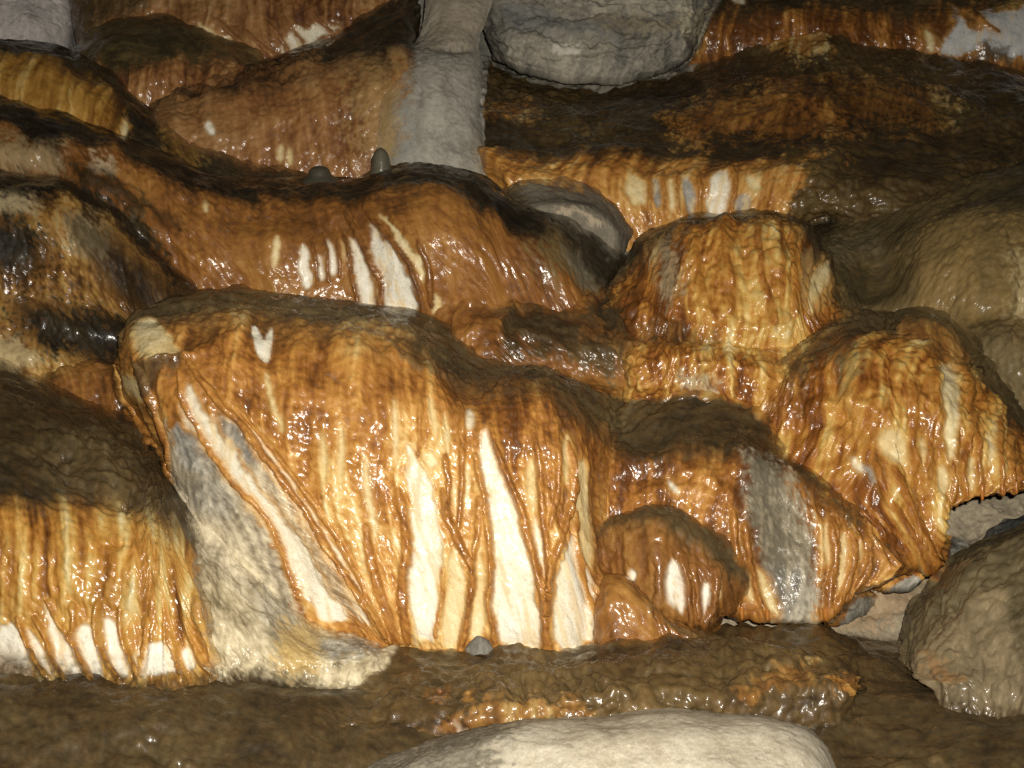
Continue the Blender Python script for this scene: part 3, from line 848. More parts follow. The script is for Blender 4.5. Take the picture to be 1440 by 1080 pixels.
wall_r1 = [(-230, 128), (-80, 138), (0, 148), (72, 168), (150, 194), (240, 232), (330, 261), (440, 264), (500, 258), (545, 249, -.06), (600, 241, -.1), (660, 256, -.1), (715, 286, -.08), (790, 310, -.04), (850, 348, -.02), (890, 385)]
build('flowstone_wall', 'broad brown-orange flowstone wall with a row of tooth-shaped white streaks', 'flowstone', [
    (3.82, shift(wall_r1, 0, -12)),
    (3.62, wall_r1),
    (3.50, [(-230, 160), (-80, 166), (0, 170), (72, 184), (150, 206), (240, 246), (330, 274), (440, 276), (500, 270), (545, 260, -.06), (600, 252, -.1), (658, 268, -.1), (712, 302, -.08), (784, 330, -.04), (840, 368), (880, 405)]),
    (3.43, [(-230, 210), (-80, 212), (0, 216), (74, 224), (154, 236), (244, 270), (332, 296), (440, 300), (500, 296), (546, 284, -.08), (600, 276, -.12), (654, 296, -.12), (706, 332, -.1), (772, 354, -.05), (826, 392), (868, 428)]),
    (3.37, [(-230, 290), (-80, 290), (0, 290), (80, 290), (160, 296), (250, 316), (334, 336), (440, 342), (500, 340), (550, 330, -.08), (600, 326, -.12), (650, 340, -.12), (702, 366, -.08), (764, 394, -.03), (816, 426), (862, 456)]),
    (3.36, [(-230, 370), (-80, 370), (0, 370), (84, 366), (166, 366), (254, 376), (338, 388), (440, 392), (502, 390), (554, 384, -.06), (602, 382, -.1), (650, 390, -.08), (702, 408, -.05), (762, 430), (814, 456), (860, 486)]),
    (3.38, [(-230, 450), (-80, 450), (0, 450), (90, 446), (172, 440), (260, 440), (344, 442), (440, 444), (506, 444), (558, 446, -.03), (606, 446, -.06), (654, 450, -.04), (706, 460), (762, 474), (814, 494), (860, 520)]),
    (3.45, [(-230, 540), (-80, 540), (0, 540), (94, 536), (176, 530), (264, 520), (350, 510), (440, 510), (508, 510), (560, 512), (610, 512), (660, 516), (712, 520), (764, 530), (814, 545), (860, 565)])],
    rim=2.3, film=.15, ramp_cols=BROWN, tone=.45, flute=2.0, bump=1.2, streak=.055, blotch=.13, lump=6, mud_noise=.5,
    mud_cols=[(.008, .007, .005), (.020, .017, .011), (.045, .036, .021), (.09, .07, .04)],
    feats=[
        # left: blotched hollows
        ('dent', 30, 215, 60, 18, -20), ('dent', 25, 245, 70, 14, 40), ('dent', 80, 385, 60, 20, 25), ('dent', 40, 335, 40, 24, 35),
        ('dent', 70, 455, 70, 18, 55), ('dent', 150, 300, 60, 20, 24), ('fold', [(60, 200), (130, 250), (210, 310), (280, 370)], 14, 22),
        ('fold', [(150, 205), (230, 262), (300, 285), (380, 290)], 12, 18),
        ('mud', [(-60, 236), (40, 236), (110, 250), (180, 296), (240, 352), (180, 350), (110, 304), (50, 276), (-60, 270)], 9, 1.0),
        ('mud', [(90, 220), (160, 250), (240, 300), (260, 330), (180, 300), (110, 262)], 9, .85),
        ('mud', [(-60, 310), (40, 312), (75, 340), (60, 376), (-60, 378)], 10, 1.0),
        ('mud', [(10, 424), (60, 426), (130, 440), (170, 466), (170, 520), (60, 500), (20, 470)], 12, 1.0),
        ('mud', [(50, 360), (100, 372), (90, 400), (40, 396)], 10, .7),
        ('tint', [(-60, 195), (90, 200), (95, 240), (20, 238), (-60, 236)], (.30, .23, .12), .7, 12),
        ('tint', [(-60, 272), (40, 272), (50, 312), (10, 322), (-60, 312)], (.42, .34, .20), .75, 10),
        ('tint', [(90, 285), (130, 290), (150, 340), (120, 360), (92, 330)], (.42, .33, .18), .6, 12),
        ('tint', [(-60, 376), (60, 400), (150, 400), (170, 440), (60, 430), (-60, 424)], (.44, .32, .15), .65, 14),
        ('tint', [(-60, 480), (30, 490), (60, 520), (-60, 520)], (.42, .33, .18), .6, 10),
        ('tint', [(130, 215), (160, 225), (160, 250), (138, 245)], (.50, .40, .26), .7, 6),
        ('tone', [(150, 225), (260, 270), (290, 300), (230, 310), (160, 262)], .12, 12),
        ('tone', [(380, 300), (520, 290), (520, 330), (380, 330)], -.06, 20),
        ('tone', [(540, 262), (600, 254), (660, 270), (700, 310), (680, 350), (560, 340)], .08, 16),
        # right flank of the hump: olive
        ('tint', [(735, 320), (800, 318), (850, 350), (870, 390), (830, 420), (770, 380)], (.14, .105, .045), .8, 18),
        ('tint', [(790, 345), (850, 350), (860, 395), (815, 402)], (.13, .12, .09), .7, 12),
        ('fold', [(540, 262), (520, 285), (470, 310)], 10, 10),
        ('win', [(387, 337), (392, 334), (395, 350), (391, 374), (385, 378), (383, 355)], CREAM, 3),
        ('win', [(425, 340), (433, 350), (439, 375), (441, 396), (433, 407), (423, 399), (419, 375)], WHITE, 5),
        ('win', [(447, 356), (453, 360), (458, 382), (456, 396), (448, 394), (444, 374)], WHITE, 5),
        ('win', [(459, 333), (467, 342), (474, 366), (474, 386), (466, 390), (460, 372)], WHITE, 5),
        ('win', [(478, 336), (484, 342), (489, 362), (484, 370), (479, 356)], CREAM, 3),
        ('win', [(491, 330), (502, 342), (512, 368), (522, 398), (529, 438), (514, 438), (502, 412), (494, 386), (489, 356)], WHITE, 7),
        ('win', [(519, 310), (530, 328), (546, 345), (562, 366), (578, 404), (590, 446), (540, 444), (532, 412), (525, 372), (517, 340)], [(.34, .32, .26), (.62, .58, .48), (.76, .72, .60), (.80, .77, .68)], 8),
        ('win', [(529, 294), (545, 312), (572, 345), (592, 372), (598, 402), (588, 392), (568, 358), (545, 332)], CREAM, 4),
        ('win', [(610, 412), (622, 414), (624, 432), (616, 446), (606, 440)], CREAM, 3),
        ('rib', [(488, 305), (504, 330), (520, 368), (533, 404), (536, 446)], 4.5, 4.5, 12, .38),
        ('rib', [(518, 296), (536, 324), (560, 352), (580, 388), (596, 440)], 4.5, 4.5, 12, .38),
        ('rib', [(478, 318), (490, 350), (496, 390), (506, 430)], 3.5, 3.5, 9, .4), ('rib', [(436, 330), (444, 368), (446, 404)], 3, 2.5, 7, .42),
        ('rib', [(452, 326), (460, 358), (462, 396)], 3, 2.5, 7, .42), ('rib', [(470, 322), (477, 350), (480, 388)], 3, 2.5, 7, .42),
        ('rib', [(588, 340), (602, 380), (606, 430)], 5, 5, 10, .42),
        ('win', [(287, 290), (290, 288), (293, 298), (291, 304), (286, 300)], CREAM, 2)])

build('flowstone_ledge', 'blotched gold and black ledge slanting down across the foot of the brown wall', 'flowstone', [
    (3.52, [(-230, 222), (-80, 226), (0, 230), (60, 236), (122, 256), (184, 298), (246, 352), (310, 424)]),
    (3.37, [(-230, 240), (-80, 243), (0, 248), (60, 254), (116, 274), (174, 314), (234, 366), (296, 432)]),
    (3.28, [(-230, 262), (-80, 264), (0, 268), (60, 274), (110, 292), (164, 330), (222, 378), (282, 438)]),
    (3.23, [(-230, 300), (-80, 300), (0, 302), (58, 308), (106, 324), (158, 356), (214, 398), (272, 448)]),
    (3.21, [(-230, 350), (-80, 352), (0, 354), (58, 360), (104, 372), (154, 394), (206, 426), (262, 462)]),
    (3.20, [(-230, 410), (-80, 412), (0, 414), (58, 418), (104, 426), (152, 438), (204, 458), (258, 482)]),
    (3.26, [(-230, 452), (-80, 454), (0, 456), (58, 462), (104, 468), (152, 474), (204, 486), (258, 500)]),
    (3.22, [(-230, 490), (-80, 492), (0, 494), (58, 506), (104, 512), (152, 516), (204, 520), (258, 530)]),
    (3.3, [(-230, 560), (-80, 560), (0, 560), (58, 565), (104, 570), (152, 570), (204, 570), (258, 570)])],
    rim=1.75, ramp_cols=[(.05, .026, .009), (.15, .07, .018), (.30, .16, .04), (.44, .29, .095), (.54, .43, .22)], tone=.44, flute=3, bump=1.9, streak=.07, blotch=.27, lump=9, mud_noise=.5,
    mud_cols=[(.008, .007, .005), (.018, .015, .010), (.040, .032, .019), (.08, .062, .035)], fuse=.10,
    feats=[('mud', [(-60, 314), (30, 316), (70, 340), (60, 372), (30, 384), (-60, 380)], 15, 1.0),
           ('mud', [(20, 428), (70, 424), (140, 440), (230, 480), (240, 520), (150, 510), (70, 492), (30, 470)], 15, 1.0),
           ('mud', [(90, 300), (140, 330), (200, 390), (260, 450), (230, 450), (160, 390), (100, 330)], 12, .75),
           ('tint', [(-60, 272), (44, 276), (50, 306), (10, 316), (-60, 312)], (.42, .35, .21), .7, 9),
           ('tint', [(84, 300), (124, 306), (150, 350), (124, 366), (90, 340)], (.42, .34, .19), .6, 11),
           ('tint', [(-60, 470), (24, 478), (60, 500), (40, 520), (-60, 512)], (.44, .36, .20), .7, 8),
           ('tone', [(150, 340), (220, 390), (280, 440), (240, 470), (160, 430), (130, 380)], -.14, 16),
           ('fold', [(60, 376), (110, 380), (170, 420), (230, 462)], 7, 10)])

build('flowstone_shoulder', 'lumpy wet brown shoulder wedged between the orange mounds and the streaked curtain', 'flowstone', [
    (3.6, [(590, 430), (650, 385), (700, 400), (745, 418), (800, 414), (880, 412), (960, 440), (1020, 480)]),
    (3.42, [(596, 445), (652, 400), (702, 414), (748, 430), (802, 428), (880, 430), (960, 456), (1020, 494)]),
    (3.3, [(606, 468), (660, 432), (708, 440), (752, 448), (806, 450), (880, 458), (960, 480), (1020, 510)]),
    (3.23, [(622, 492), (672, 466), (714, 474), (758, 482), (812, 486), (884, 494), (960, 512), (1020, 534)]),
    (3.22, [(640, 520), (690, 500), (730, 506), (772, 512), (824, 520), (894, 528), (960, 548), (1020, 566)]),
    (3.4, [(660, 570), (710, 555), (750, 560), (792, 566), (840, 576), (900, 590), (970, 600), (1020, 610)])],
    rim=1.6, ramp_cols=BROWN, tone=.48, flute=2, bump=2.2, lump=14, lump_size=60, streak=.06, blotch=.15, mud_noise=.6,
    feats=[('mud', [(705, 430), (780, 425), (860, 440), (930, 460), (880, 480), (860, 520), (780, 500), (720, 492), (700, 462)], 14, .92),
           ('clean', [(612, 440), (660, 408), (700, 420), (695, 480), (640, 480)], 10, .9),
           ('clean', [(800, 448), (860, 452), (880, 474), (820, 480)], 10, .6),
           ('fold', [(700, 470), (716, 440), (760, 428), (830, 432)], 8, 16), ('fold', [(705, 480), (740, 478), (800, 500)], 9, 16)])

build('flowstone_mound', 'knobbly amber mound with a rounded crest and a second tier below it', 'flowstone', [
    (3.80, [(820, 430), (876, 360), (940, 314), (1040, 298), (1118, 302), (1166, 342), (1198, 405), (1260, 462)]),
    (3.58, [(836, 430), (890, 366), (944, 322), (1040, 306), (1112, 311), (1154, 350), (1184, 412), (1240, 472)]),
    (3.46, [(848, 434), (902, 380), (948, 336), (1040, 318), (1106, 323), (1142, 362), (1168, 418), (1222, 478)]),
    (3.36, [(858, 440), (912, 404), (952, 366), (1040, 350), (1100, 352), (1134, 386), (1156, 428), (1208, 486)]),
    (3.30, [(864, 456), (920, 436), (958, 414), (1040, 408), (1098, 408), (1132, 424), (1152, 448), (1200, 496)]),
    (3.29, [(868, 474), (926, 464), (970, 458), (1042, 464), (1096, 466), (1132, 466), (1156, 478), (1200, 512)]),
    (3.27, [(868, 484), (928, 476), (976, 476), (1042, 488), (1096, 492), (1134, 488), (1160, 500), (1200, 528)]),
    (3.18, [(866, 508), (928, 500), (984, 500), (1046, 512), (1098, 520), (1138, 520), (1166, 534), (1200, 556)]),
    (3.16, [(866, 540), (928, 538), (988, 540), (1048, 552), (1100, 562), (1142, 566), (1170, 576), (1200, 590)]),
    (3.45, [(868, 590), (928, 590), (990, 590), (1050, 600), (1100, 612), (1144, 620), (1170, 630), (1200, 640)])],
    rim=1.55, fuse=.15, ramp_cols=AMBER, tone=.32, flute=5, bump=3.4, bump_size=19, lump=10, lump_size=70, streak=.15, blotch=.16, mud_noise=.35,
    feats=[('tint', [(925, 340), (950, 340), (960, 400), (945, 430), (925, 400)], (.30, .26, .16), .6, 12),
           ('tint', [(1125, 350), (1160, 370), (1165, 430), (1140, 440), (1130, 400)], (.24, .18, .08), .6, 9),
           ('win', [(1150, 372), (1164, 370), (1160, 400), (1150, 440), (1143, 436), (1144, 400)], CREAM, 4),
           ('tone', [(880, 420), (930, 400), (960, 440), (930, 460), (880, 466)], -.2, 14),
           ('mud', [(900, 462), (960, 452), (1010, 476), (1000, 486), (930, 478)], 8, .5),
           ('tint', [(960, 536), (1010, 538), (1012, 556), (966, 556)], (.40, .35, .24), .7, 8),
           ('fold', [(880, 478), (950, 470), (1040, 484), (1110, 484)], 7, -20), ('fold', [(946, 336), (952, 390), (944, 440)], 13, -16), ('fold', [(1044, 320), (1050, 380), (1056, 450)], 11, -13),
           ('fold', [(1020, 316), (1024, 380), (1016, 446)], 11, 13), ('fold', [(1090, 326), (1098, 390), (1090, 450)], 12, 14), ('fold', [(900, 440), (960, 436), (1030, 452), (1110, 446)], 12, 13),
           ('fold', [(890, 520), (960, 508), (1040, 522), (1110, 530)], 10, 12),
           ('rib', [(1016, 322), (1020, 360), (1030, 400), (1026, 440)], 6, 6, 8, .36), ('rib', [(976, 336), (980, 376), (990, 410)], 6, 5, 7, .36),
           ('rib', [(1064, 322), (1068, 370), (1080, 420), (1086, 456)], 6, 6, 9, .34), ('rib', [(1118, 330), (1122, 380), (1118, 440)], 6, 6, 9, .40)])

build('flowstone_dome', 'low dark wet knob with an olive top behind the big ribbed orange mound', 'flowstone', [
    (3.5, [(1210, 500), (1246, 444), (1292, 426), (1344, 442), (1400, 500)]),
    (3.34, [(1214, 506), (1250, 452), (1292, 434), (1340, 450), (1390, 506)]),
    (3.22, [(1220, 516), (1256, 472), (1294, 456), (1334, 470), (1380, 518)]),
    (3.17, [(1226, 530), (1260, 496), (1296, 482), (1332, 494), (1374, 530)]),
    (3.2, [(1230, 580), (1262, 550), (1298, 540), (1332, 550), (1370, 580)])],
    rim=2.2, ramp_cols=BROWN, tone=.5, mud_cols=[(.04, .033, .018), (.085, .068, .034), (.125, .10, .052), (.17, .135, .07)], lump=6, bump=1.6,
    feats=[('clean', [(1246, 468), (1280, 448), (1290, 468), (1260, 486)], 9, .6)])

o_root, o_org = build('flowstone_mound', 'big ribbed amber mound with cream runs and a dripping ragged lower edge', 'flowstone', [
    (3.5, [(1060, 530), (1140, 458), (1205, 440), (1290, 458), (1374, 502), (1450, 582), (1660, 650)]),
    (3.28, [(1040, 560, .08), (1132, 474), (1204, 452), (1290, 472), (1370, 514), (1448, 594), (1660, 664)]),
    (3.16, [(1044, 572, .12), (1134, 492, .03), (1206, 470), (1290, 488), (1366, 530), (1446, 610), (1660, 676)]),
    (3.06, [(1050, 592, .14), (1138, 528, .05), (1212, 510), (1290, 522), (1362, 560), (1444, 632), (1660, 690)]),
    (2.99, [(1062, 620, .16), (1146, 586, .06), (1222, 572), (1292, 576), (1362, 600), (1442, 652), (1660, 700)]),
    (2.955, [(1076, 652, .16), (1154, 640, .06), (1234, 636), (1298, 636), (1364, 648), (1442, 670), (1660, 710)]),
    (2.95, [(1096, 690, .14), (1170, 696, .05), (1252, 716), (1306, 722), (1350, 704), (1440, 684), (1660, 716)]),
    (2.955, [(1116, 710), (1186, 722), (1262, 764), (1312, 792), (1336, 716), (1438, 690), (1660, 720)]),
    (3.06, [(1116, 704), (1186, 712), (1262, 756), (1310, 782), (1330, 706), (1438, 682), (1660, 712)]),
    (3.3, [(1116, 690), (1186, 690), (1262, 710), (1306, 716), (1330, 690), (1438, 670), (1660, 700)])],
    rim=1.75, fuse_v=6.2, fuse=.13, tuck=(.05, .1), ramp_cols=AMBER, tone=.37, flute=5, bump=3.3, bump_size=16, lump=9, lump_size=80, streak=.17, blotch=.14, mud_noise=.4,
    feats=[('tone', [(1080, 480), (1180, 470), (1190, 520), (1150, 580), (1090, 600)], -.17, 16),
           ('mud', [(1085, 500), (1140, 465), (1220, 458), (1200, 480), (1160, 500), (1120, 540)], 12, .8),
           ('dent', 1172, 545, 16, 30, 16), ('fold', [(1200, 520), (1176, 560), (1190, 600)], 9, -14),
           ('fold', [(1110, 680), (1160, 660), (1200, 650), (1250, 620)], 12, -20), ('fold', [(1120, 600), (1180, 590), (1220, 612), (1262, 640), (1290, 690)], 13, -16),
           ('fold', [(1140, 570), (1200, 566), (1250, 590), (1300, 640)], 12, 14), ('fold', [(1250, 500), (1262, 560), (1280, 620)], 14, -11), ('fold', [(1300, 500), (1330, 560), (1340, 640)], 14, 11),
           ('tint', [(1180, 490), (1215, 485), (1210, 530), (1180, 540)], (.22, .18, .07), .6, 12),
           ('win', [(1322, 514), (1334, 508), (1348, 520), (1350, 552), (1346, 590), (1340, 640), (1330, 650), (1326, 600), (1322, 550)], CREAM, 5, 4),
           ('win', [(1198, 643), (1206, 646), (1214, 662), (1206, 666), (1198, 658)], WHITE, 6),
           ('dry', [(1212, 654), (1236, 662), (1242, 680), (1222, 676)], BLUE, 5),
           ('win', [(1236, 606), (1262, 600), (1276, 618), (1280, 650), (1262, 656), (1244, 636)], CREAM, 3, 6),
           ('win', [(1294, 616), (1304, 612), (1308, 640), (1300, 660), (1293, 640)], CREAM, 4),
           ('win', [(1320, 655), (1332, 650), (1338, 680), (1330, 702), (1318, 690)], CREAM, 4),
           ('win', [(1358, 644), (1368, 640), (1372, 670), (1369, 692), (1361, 690)], CREAM, 4),
           ('win', [(1388, 606), (1394, 610), (1398, 640), (1392, 660), (1388, 640)], CREAM, 4),
           ('rib', [(1352, 506), (1366, 560), (1364, 612), (1354, 656), (1360, 696)], 6, 5, 11, .36),
           ('rib', [(1372, 610), (1376, 640), (1380, 690)], 5, 4, 10, .34), ('rib', [(1400, 590), (1404, 640), (1408, 690)], 5, 4, 9, .36),
           ('rib', [(1420, 610), (1422, 650), (1426, 692)], 5, 4, 9, .34), ('rib', [(1310, 520), (1314, 570), (1310, 630), (1300, 690)], 5, 5, 8, .38),
           ('rib', [(1284, 540), (1286, 600), (1288, 650), (1284, 700)], 5, 6, 9, .34), ('rib', [(1258, 660), (1276, 700), (1300, 760), (1312, 786)], 8, 8, 12, .30),
           ('rib', [(1232, 650), (1244, 690), (1270, 730), (1296, 770)], 6, 6, 9, .33), ('rib', [(1340, 650), (1344, 680), (1340, 706)], 4, 4, 8, .36)])
drips(o_root, o_org, [(1381, 690, 704, 3.2), (1409, 688, 696, 2.4), (1429, 686, 695, 2.4), (1360, 694, 700, 2.2), (1313, 786, 797, 4)], 2.945)

q_root, q_org = build('flowstone_terrace', 'muddy dark terrace over a rusty wet face split by a dry grey rock panel', 'flowstone', [
    (3.34, [(788, 575, .05), (900, 548), (980, 543), (1060, 556), (1124, 588), (1204, 646), (1280, 704), (1338, 786)]),
    (3.2, [(796, 592, .05), (906, 568), (980, 560), (1060, 576), (1122, 608), (1198, 666), (1266, 722), (1326, 790)]),
    (3.1, [(806, 622, .05), (914, 598), (984, 594), (1056, 608), (1116, 634), (1190, 682), (1254, 732), (1316, 793)]),
    (2.99, [(814, 652, .05), (920, 628), (986, 630), (1052, 636), (1112, 652), (1182, 698), (1246, 742), (1308, 796)]),
    (2.93, [(818, 680, .05), (922, 664), (986, 668), (1050, 668), (1110, 684), (1174, 720), (1240, 754), (1302, 799)]),
    (2.89, [(822, 740, .05), (922, 730), (986, 740), (1048, 744), (1108, 762), (1166, 774), (1234, 782), (1296, 803)]),
    (2.885, [(822, 800, .05), (924, 800), (986, 806), (1044, 812), (1100, 820), (1162, 826), (1222, 808), (1290, 806)]),
    (2.89, [(822, 840, .05), (926, 842), (986, 846), (1042, 864), (1088, 868), (1160, 868), (1214, 832), (1286, 809)]),
    (3.0, [(822, 836, .05), (926, 838), (986, 840), (1042, 858), (1088, 862), (1160, 860), (1214, 826), (1284, 804)]),
    (3.25, [(822, 820, .05), (926, 820), (986, 825), (1042, 840), (1088, 845), (1160, 842), (1214, 806), (1280, 786)])],
    rim=2.85, fuse_v=6.2, tone=.34, flute=6, bump=2.0, streak=.14, lump=8, mud_noise=.4,
    feats=[('dry', [(1040, 652), (1078, 636), (1112, 660), (1136, 712), (1150, 780), (1158, 852), (1130, 880), (1090, 876), (1078, 812), (1056, 740)], [(.13, .11, .075), (.22, .185, .125), (.31, .26, .175), (.42, .36, .25)], 13, 1.0, .82),
           ('dry', [(1070, 790), (1110, 800), (1150, 790), (1156, 850), (1120, 872), (1088, 866)], BLUE, 8, .4, .75, True),
           ('dent', 1092, 740, 30, 90, 22),
           ('mud', [(880, 590), (1000, 560), (1090, 590), (1180, 670), (1290, 770), (1270, 775), (1160, 706), (1080, 646), (960, 640), (890, 640)], 9, .8),
           ('tone', [(1140, 720), (1300, 790), (1230, 850), (1150, 870)], .08, 14),
           ('win', [(1164, 730), (1170, 760), (1168, 800), (1160, 790), (1156, 750)], CREAM, 3, 4),
           ('win', [(1180, 752), (1190, 748), (1192, 790), (1188, 820), (1178, 836), (1176, 800)], CREAM, 4),
           ('win', [(1208, 760), (1214, 764), (1212, 790), (1206, 792)], CREAM, 3),
           ('win', [(1028, 790), (1036, 786), (1038, 836), (1030, 850), (1018, 838)], CREAM, 4),
           ('win', [(1044, 800), (1054, 806), (1062, 846), (1052, 848)], CREAM, 4),
           ('win', [(1064, 800), (1074, 806), (1090, 840), (1100, 866), (1082, 862), (1070, 830)], CREAM, 4),
           ('win', [(940, 664), (950, 676), (960, 688), (952, 690), (942, 678)], WHITE, 4),
           ('rib', [(1030, 720), (1036, 780), (1040, 830), (1043, 864)], 6, 4, 11, .33), ('rib', [(1046, 740), (1056, 790), (1068, 840), (1078, 866)], 6, 4, 11, .33),
           ('rib', [(1168, 730), (1174, 780), (1166, 830), (1161, 866)], 8, 7, 12, .33), ('rib', [(1200, 748), (1202, 790), (1190, 828), (1170, 860)], 6, 6, 10, .33),
           ('rib', [(1226, 760), (1226, 790), (1206, 826)], 6, 5, 9, .33), ('fold', [(880, 640), (940, 646), (990, 668), (1030, 700)], 10, 14),
           ('fold', [(900, 690), (960, 680), (1010, 700)], 10, 12)])
drips(q_root, q_org, [(1043, 862, 872, 3.2), (1079, 866, 873, 3), (1161, 864, 873, 4)], 2.88)

build('rock_ledge', 'grey broken ledge with a ragged underside below the ribbed mound drip', 'rock', [
    (3.3, [(1205, 780), (1240, 760), (1290, 750), (1340, 755), (1390, 770)]),
    (3.12, [(1208, 796), (1242, 780), (1290, 772), (1336, 776), (1384, 782)]),
    (3.06, [(1212, 814), (1244, 804), (1290, 798), (1330, 794), (1372, 790)]),
    (3.05, [(1218, 825), (1246, 826), (1282, 824), (1318, 800), (1362, 795)]),
    (3.15, [(1218, 824), (1246, 824), (1282, 820), (1318, 797), (1362, 792)]),
    (3.35, [(1218, 815), (1246, 812), (1282, 806), (1318, 790), (1362, 785)])],
    ramp_cols=GREY, tone=.42, mat=M_ROCK, wet=.3, flute=1, bump=1.6, lump=9, lump_size=40, blotch=.2, fine=1.5, fuse_v=2.5)
build('rock_ledge', 'small pale grey flake of rock jutting below the rusty terrace tip', 'rock', [
    (3.2, [(1120, 846), (1160, 836), (1200, 826), (1236, 832)]),
    (3.04, [(1124, 856), (1162, 848), (1200, 840), (1234, 842)]),
    (3.0, [(1128, 868), (1164, 864), (1200, 856), (1230, 854)]),
    (3.01, [(1132, 870), (1166, 872), (1200, 864), (1228, 858)]),
    (3.2, [(1132, 866), (1166, 866), (1200, 858), (1228, 852)])],
    ramp_cols=GREY, tone=.55, mat=M_ROCK, wet=.25, flute=1, bump=1.4, lump=7, lump_size=30, blotch=.2, fine=1.4, fuse_v=2.5)
build('boulder', 'dark grey rough stone lodged behind the olive mound', 'rock', [
    (3.3, [(1370, 800), (1390, 745), (1420, 728), (1470, 722), (1560, 730)]),
    (3.14, [(1372, 808), (1394, 756), (1424, 742), (1470, 736), (1560, 745)]),
    (3.06, [(1372, 822), (1396, 782), (1426, 768), (1470, 764), (1560, 770)]),
    (3.05, [(1372, 860), (1396, 830), (1426, 820), (1470, 815), (1560, 820)])],
    ramp_cols=[(.05, .05, .047), (.09, .088, .078), (.14, .132, .112), (.20, .185, .15)], mat=M_ROCK, wet=.35, bump=2.4, lump=9, lump_size=40, flute=1)

build('flowstone_ledge', 'small brown ledge with a dark crest and fat drips around white slots', 'flowstone', [
    (3.04, [(796, 742, .12), (856, 718, .06), (920, 706), (978, 722), (1030, 756), (1082, 806, .04)]),
    (2.90, [(798, 752, .14), (860, 730, .07), (922, 718), (976, 734), (1024, 768), (1070, 814, .05)]),
    (2.83, [(800, 766, .16), (864, 748, .08), (924, 737), (973, 754), (1018, 786), (1058, 826, .06)]),
    (2.795, [(802, 788, .18), (868, 774, .09), (926, 766), (971, 784), (1014, 808), (1050, 842, .07)]),
    (2.785, [(804, 824, .18), (872, 820, .09), (930, 820), (970, 830), (1010, 842), (1044, 858, .08)]),
    (2.80, [(806, 858, .18), (876, 856, .09), (934, 860), (968, 874), (1004, 878), (1038, 868, .08)]),
    (2.90, [(806, 852, .14), (876, 850), (934, 854), (968, 866), (1004, 870), (1036, 862)])],
    rim=2.5, fuse_v=4.4, fuse=.03, tuck=(.02, .04), swell=8, ramp_cols=BROWN, tone=.44, flute=6, bump=1.8, mud_noise=.4, streak=.1,
    feats=[('win', [(944, 784), (955, 794), (962, 824), (966, 862), (952, 856), (936, 836), (938, 804)], WHITE, 8),
           ('win', [(989, 826), (999, 822), (1005, 842), (1001, 864), (990, 870), (984, 848)], WHITE, 8),
           ('win', [(890, 803), (896, 801), (901, 812), (898, 820), (892, 815)], WHITE, 5),
           ('win', [(1014, 815), (1020, 818), (1020, 845), (1014, 846)], CREAM, 4),
           ('rib', [(925, 770), (930, 810), (932, 850)], 7, 5, 12, .5), ('rib', [(962, 780), (967, 820), (971, 872)], 8, 6, 14, .5),
           ('rib', [(1008, 790), (1010, 822), (1004, 850), (994, 876)], 8, 7, 14, .5), ('rib', [(976, 790), (980, 830), (984, 868)], 5, 5, 10, .52)])
build('flowstone_bulge', 'smooth rust-brown bulge at the foot of the streaked curtain', 'flowstone', [
    (2.9, [(826, 836), (858, 802), (894, 808), (940, 856), (982, 884), (1010, 908)]),
    (2.79, [(830, 850), (861, 815), (896, 821), (940, 866), (982, 892), (1008, 913)]),
    (2.73, [(834, 872), (866, 844), (902, 848), (944, 880), (982, 900), (1006, 917)]),
    (2.71, [(838, 900), (872, 888), (908, 890), (948, 902), (982, 910), (1004, 921)]),
    (2.73, [(840, 940), (874, 940), (912, 940), (950, 940), (982, 940), (1004, 945)])],
    rim=None, ramp_cols=BROWN, tone=.43, flute=2.5, bump=1.8, streak=.06, lump=6, lump_size=50, fuse=.06, tuck=(.06, .1),
    feats=[('mud', [(895, 800), (945, 850), (1015, 895), (1010, 920), (950, 885), (905, 835)], 9, .7)])

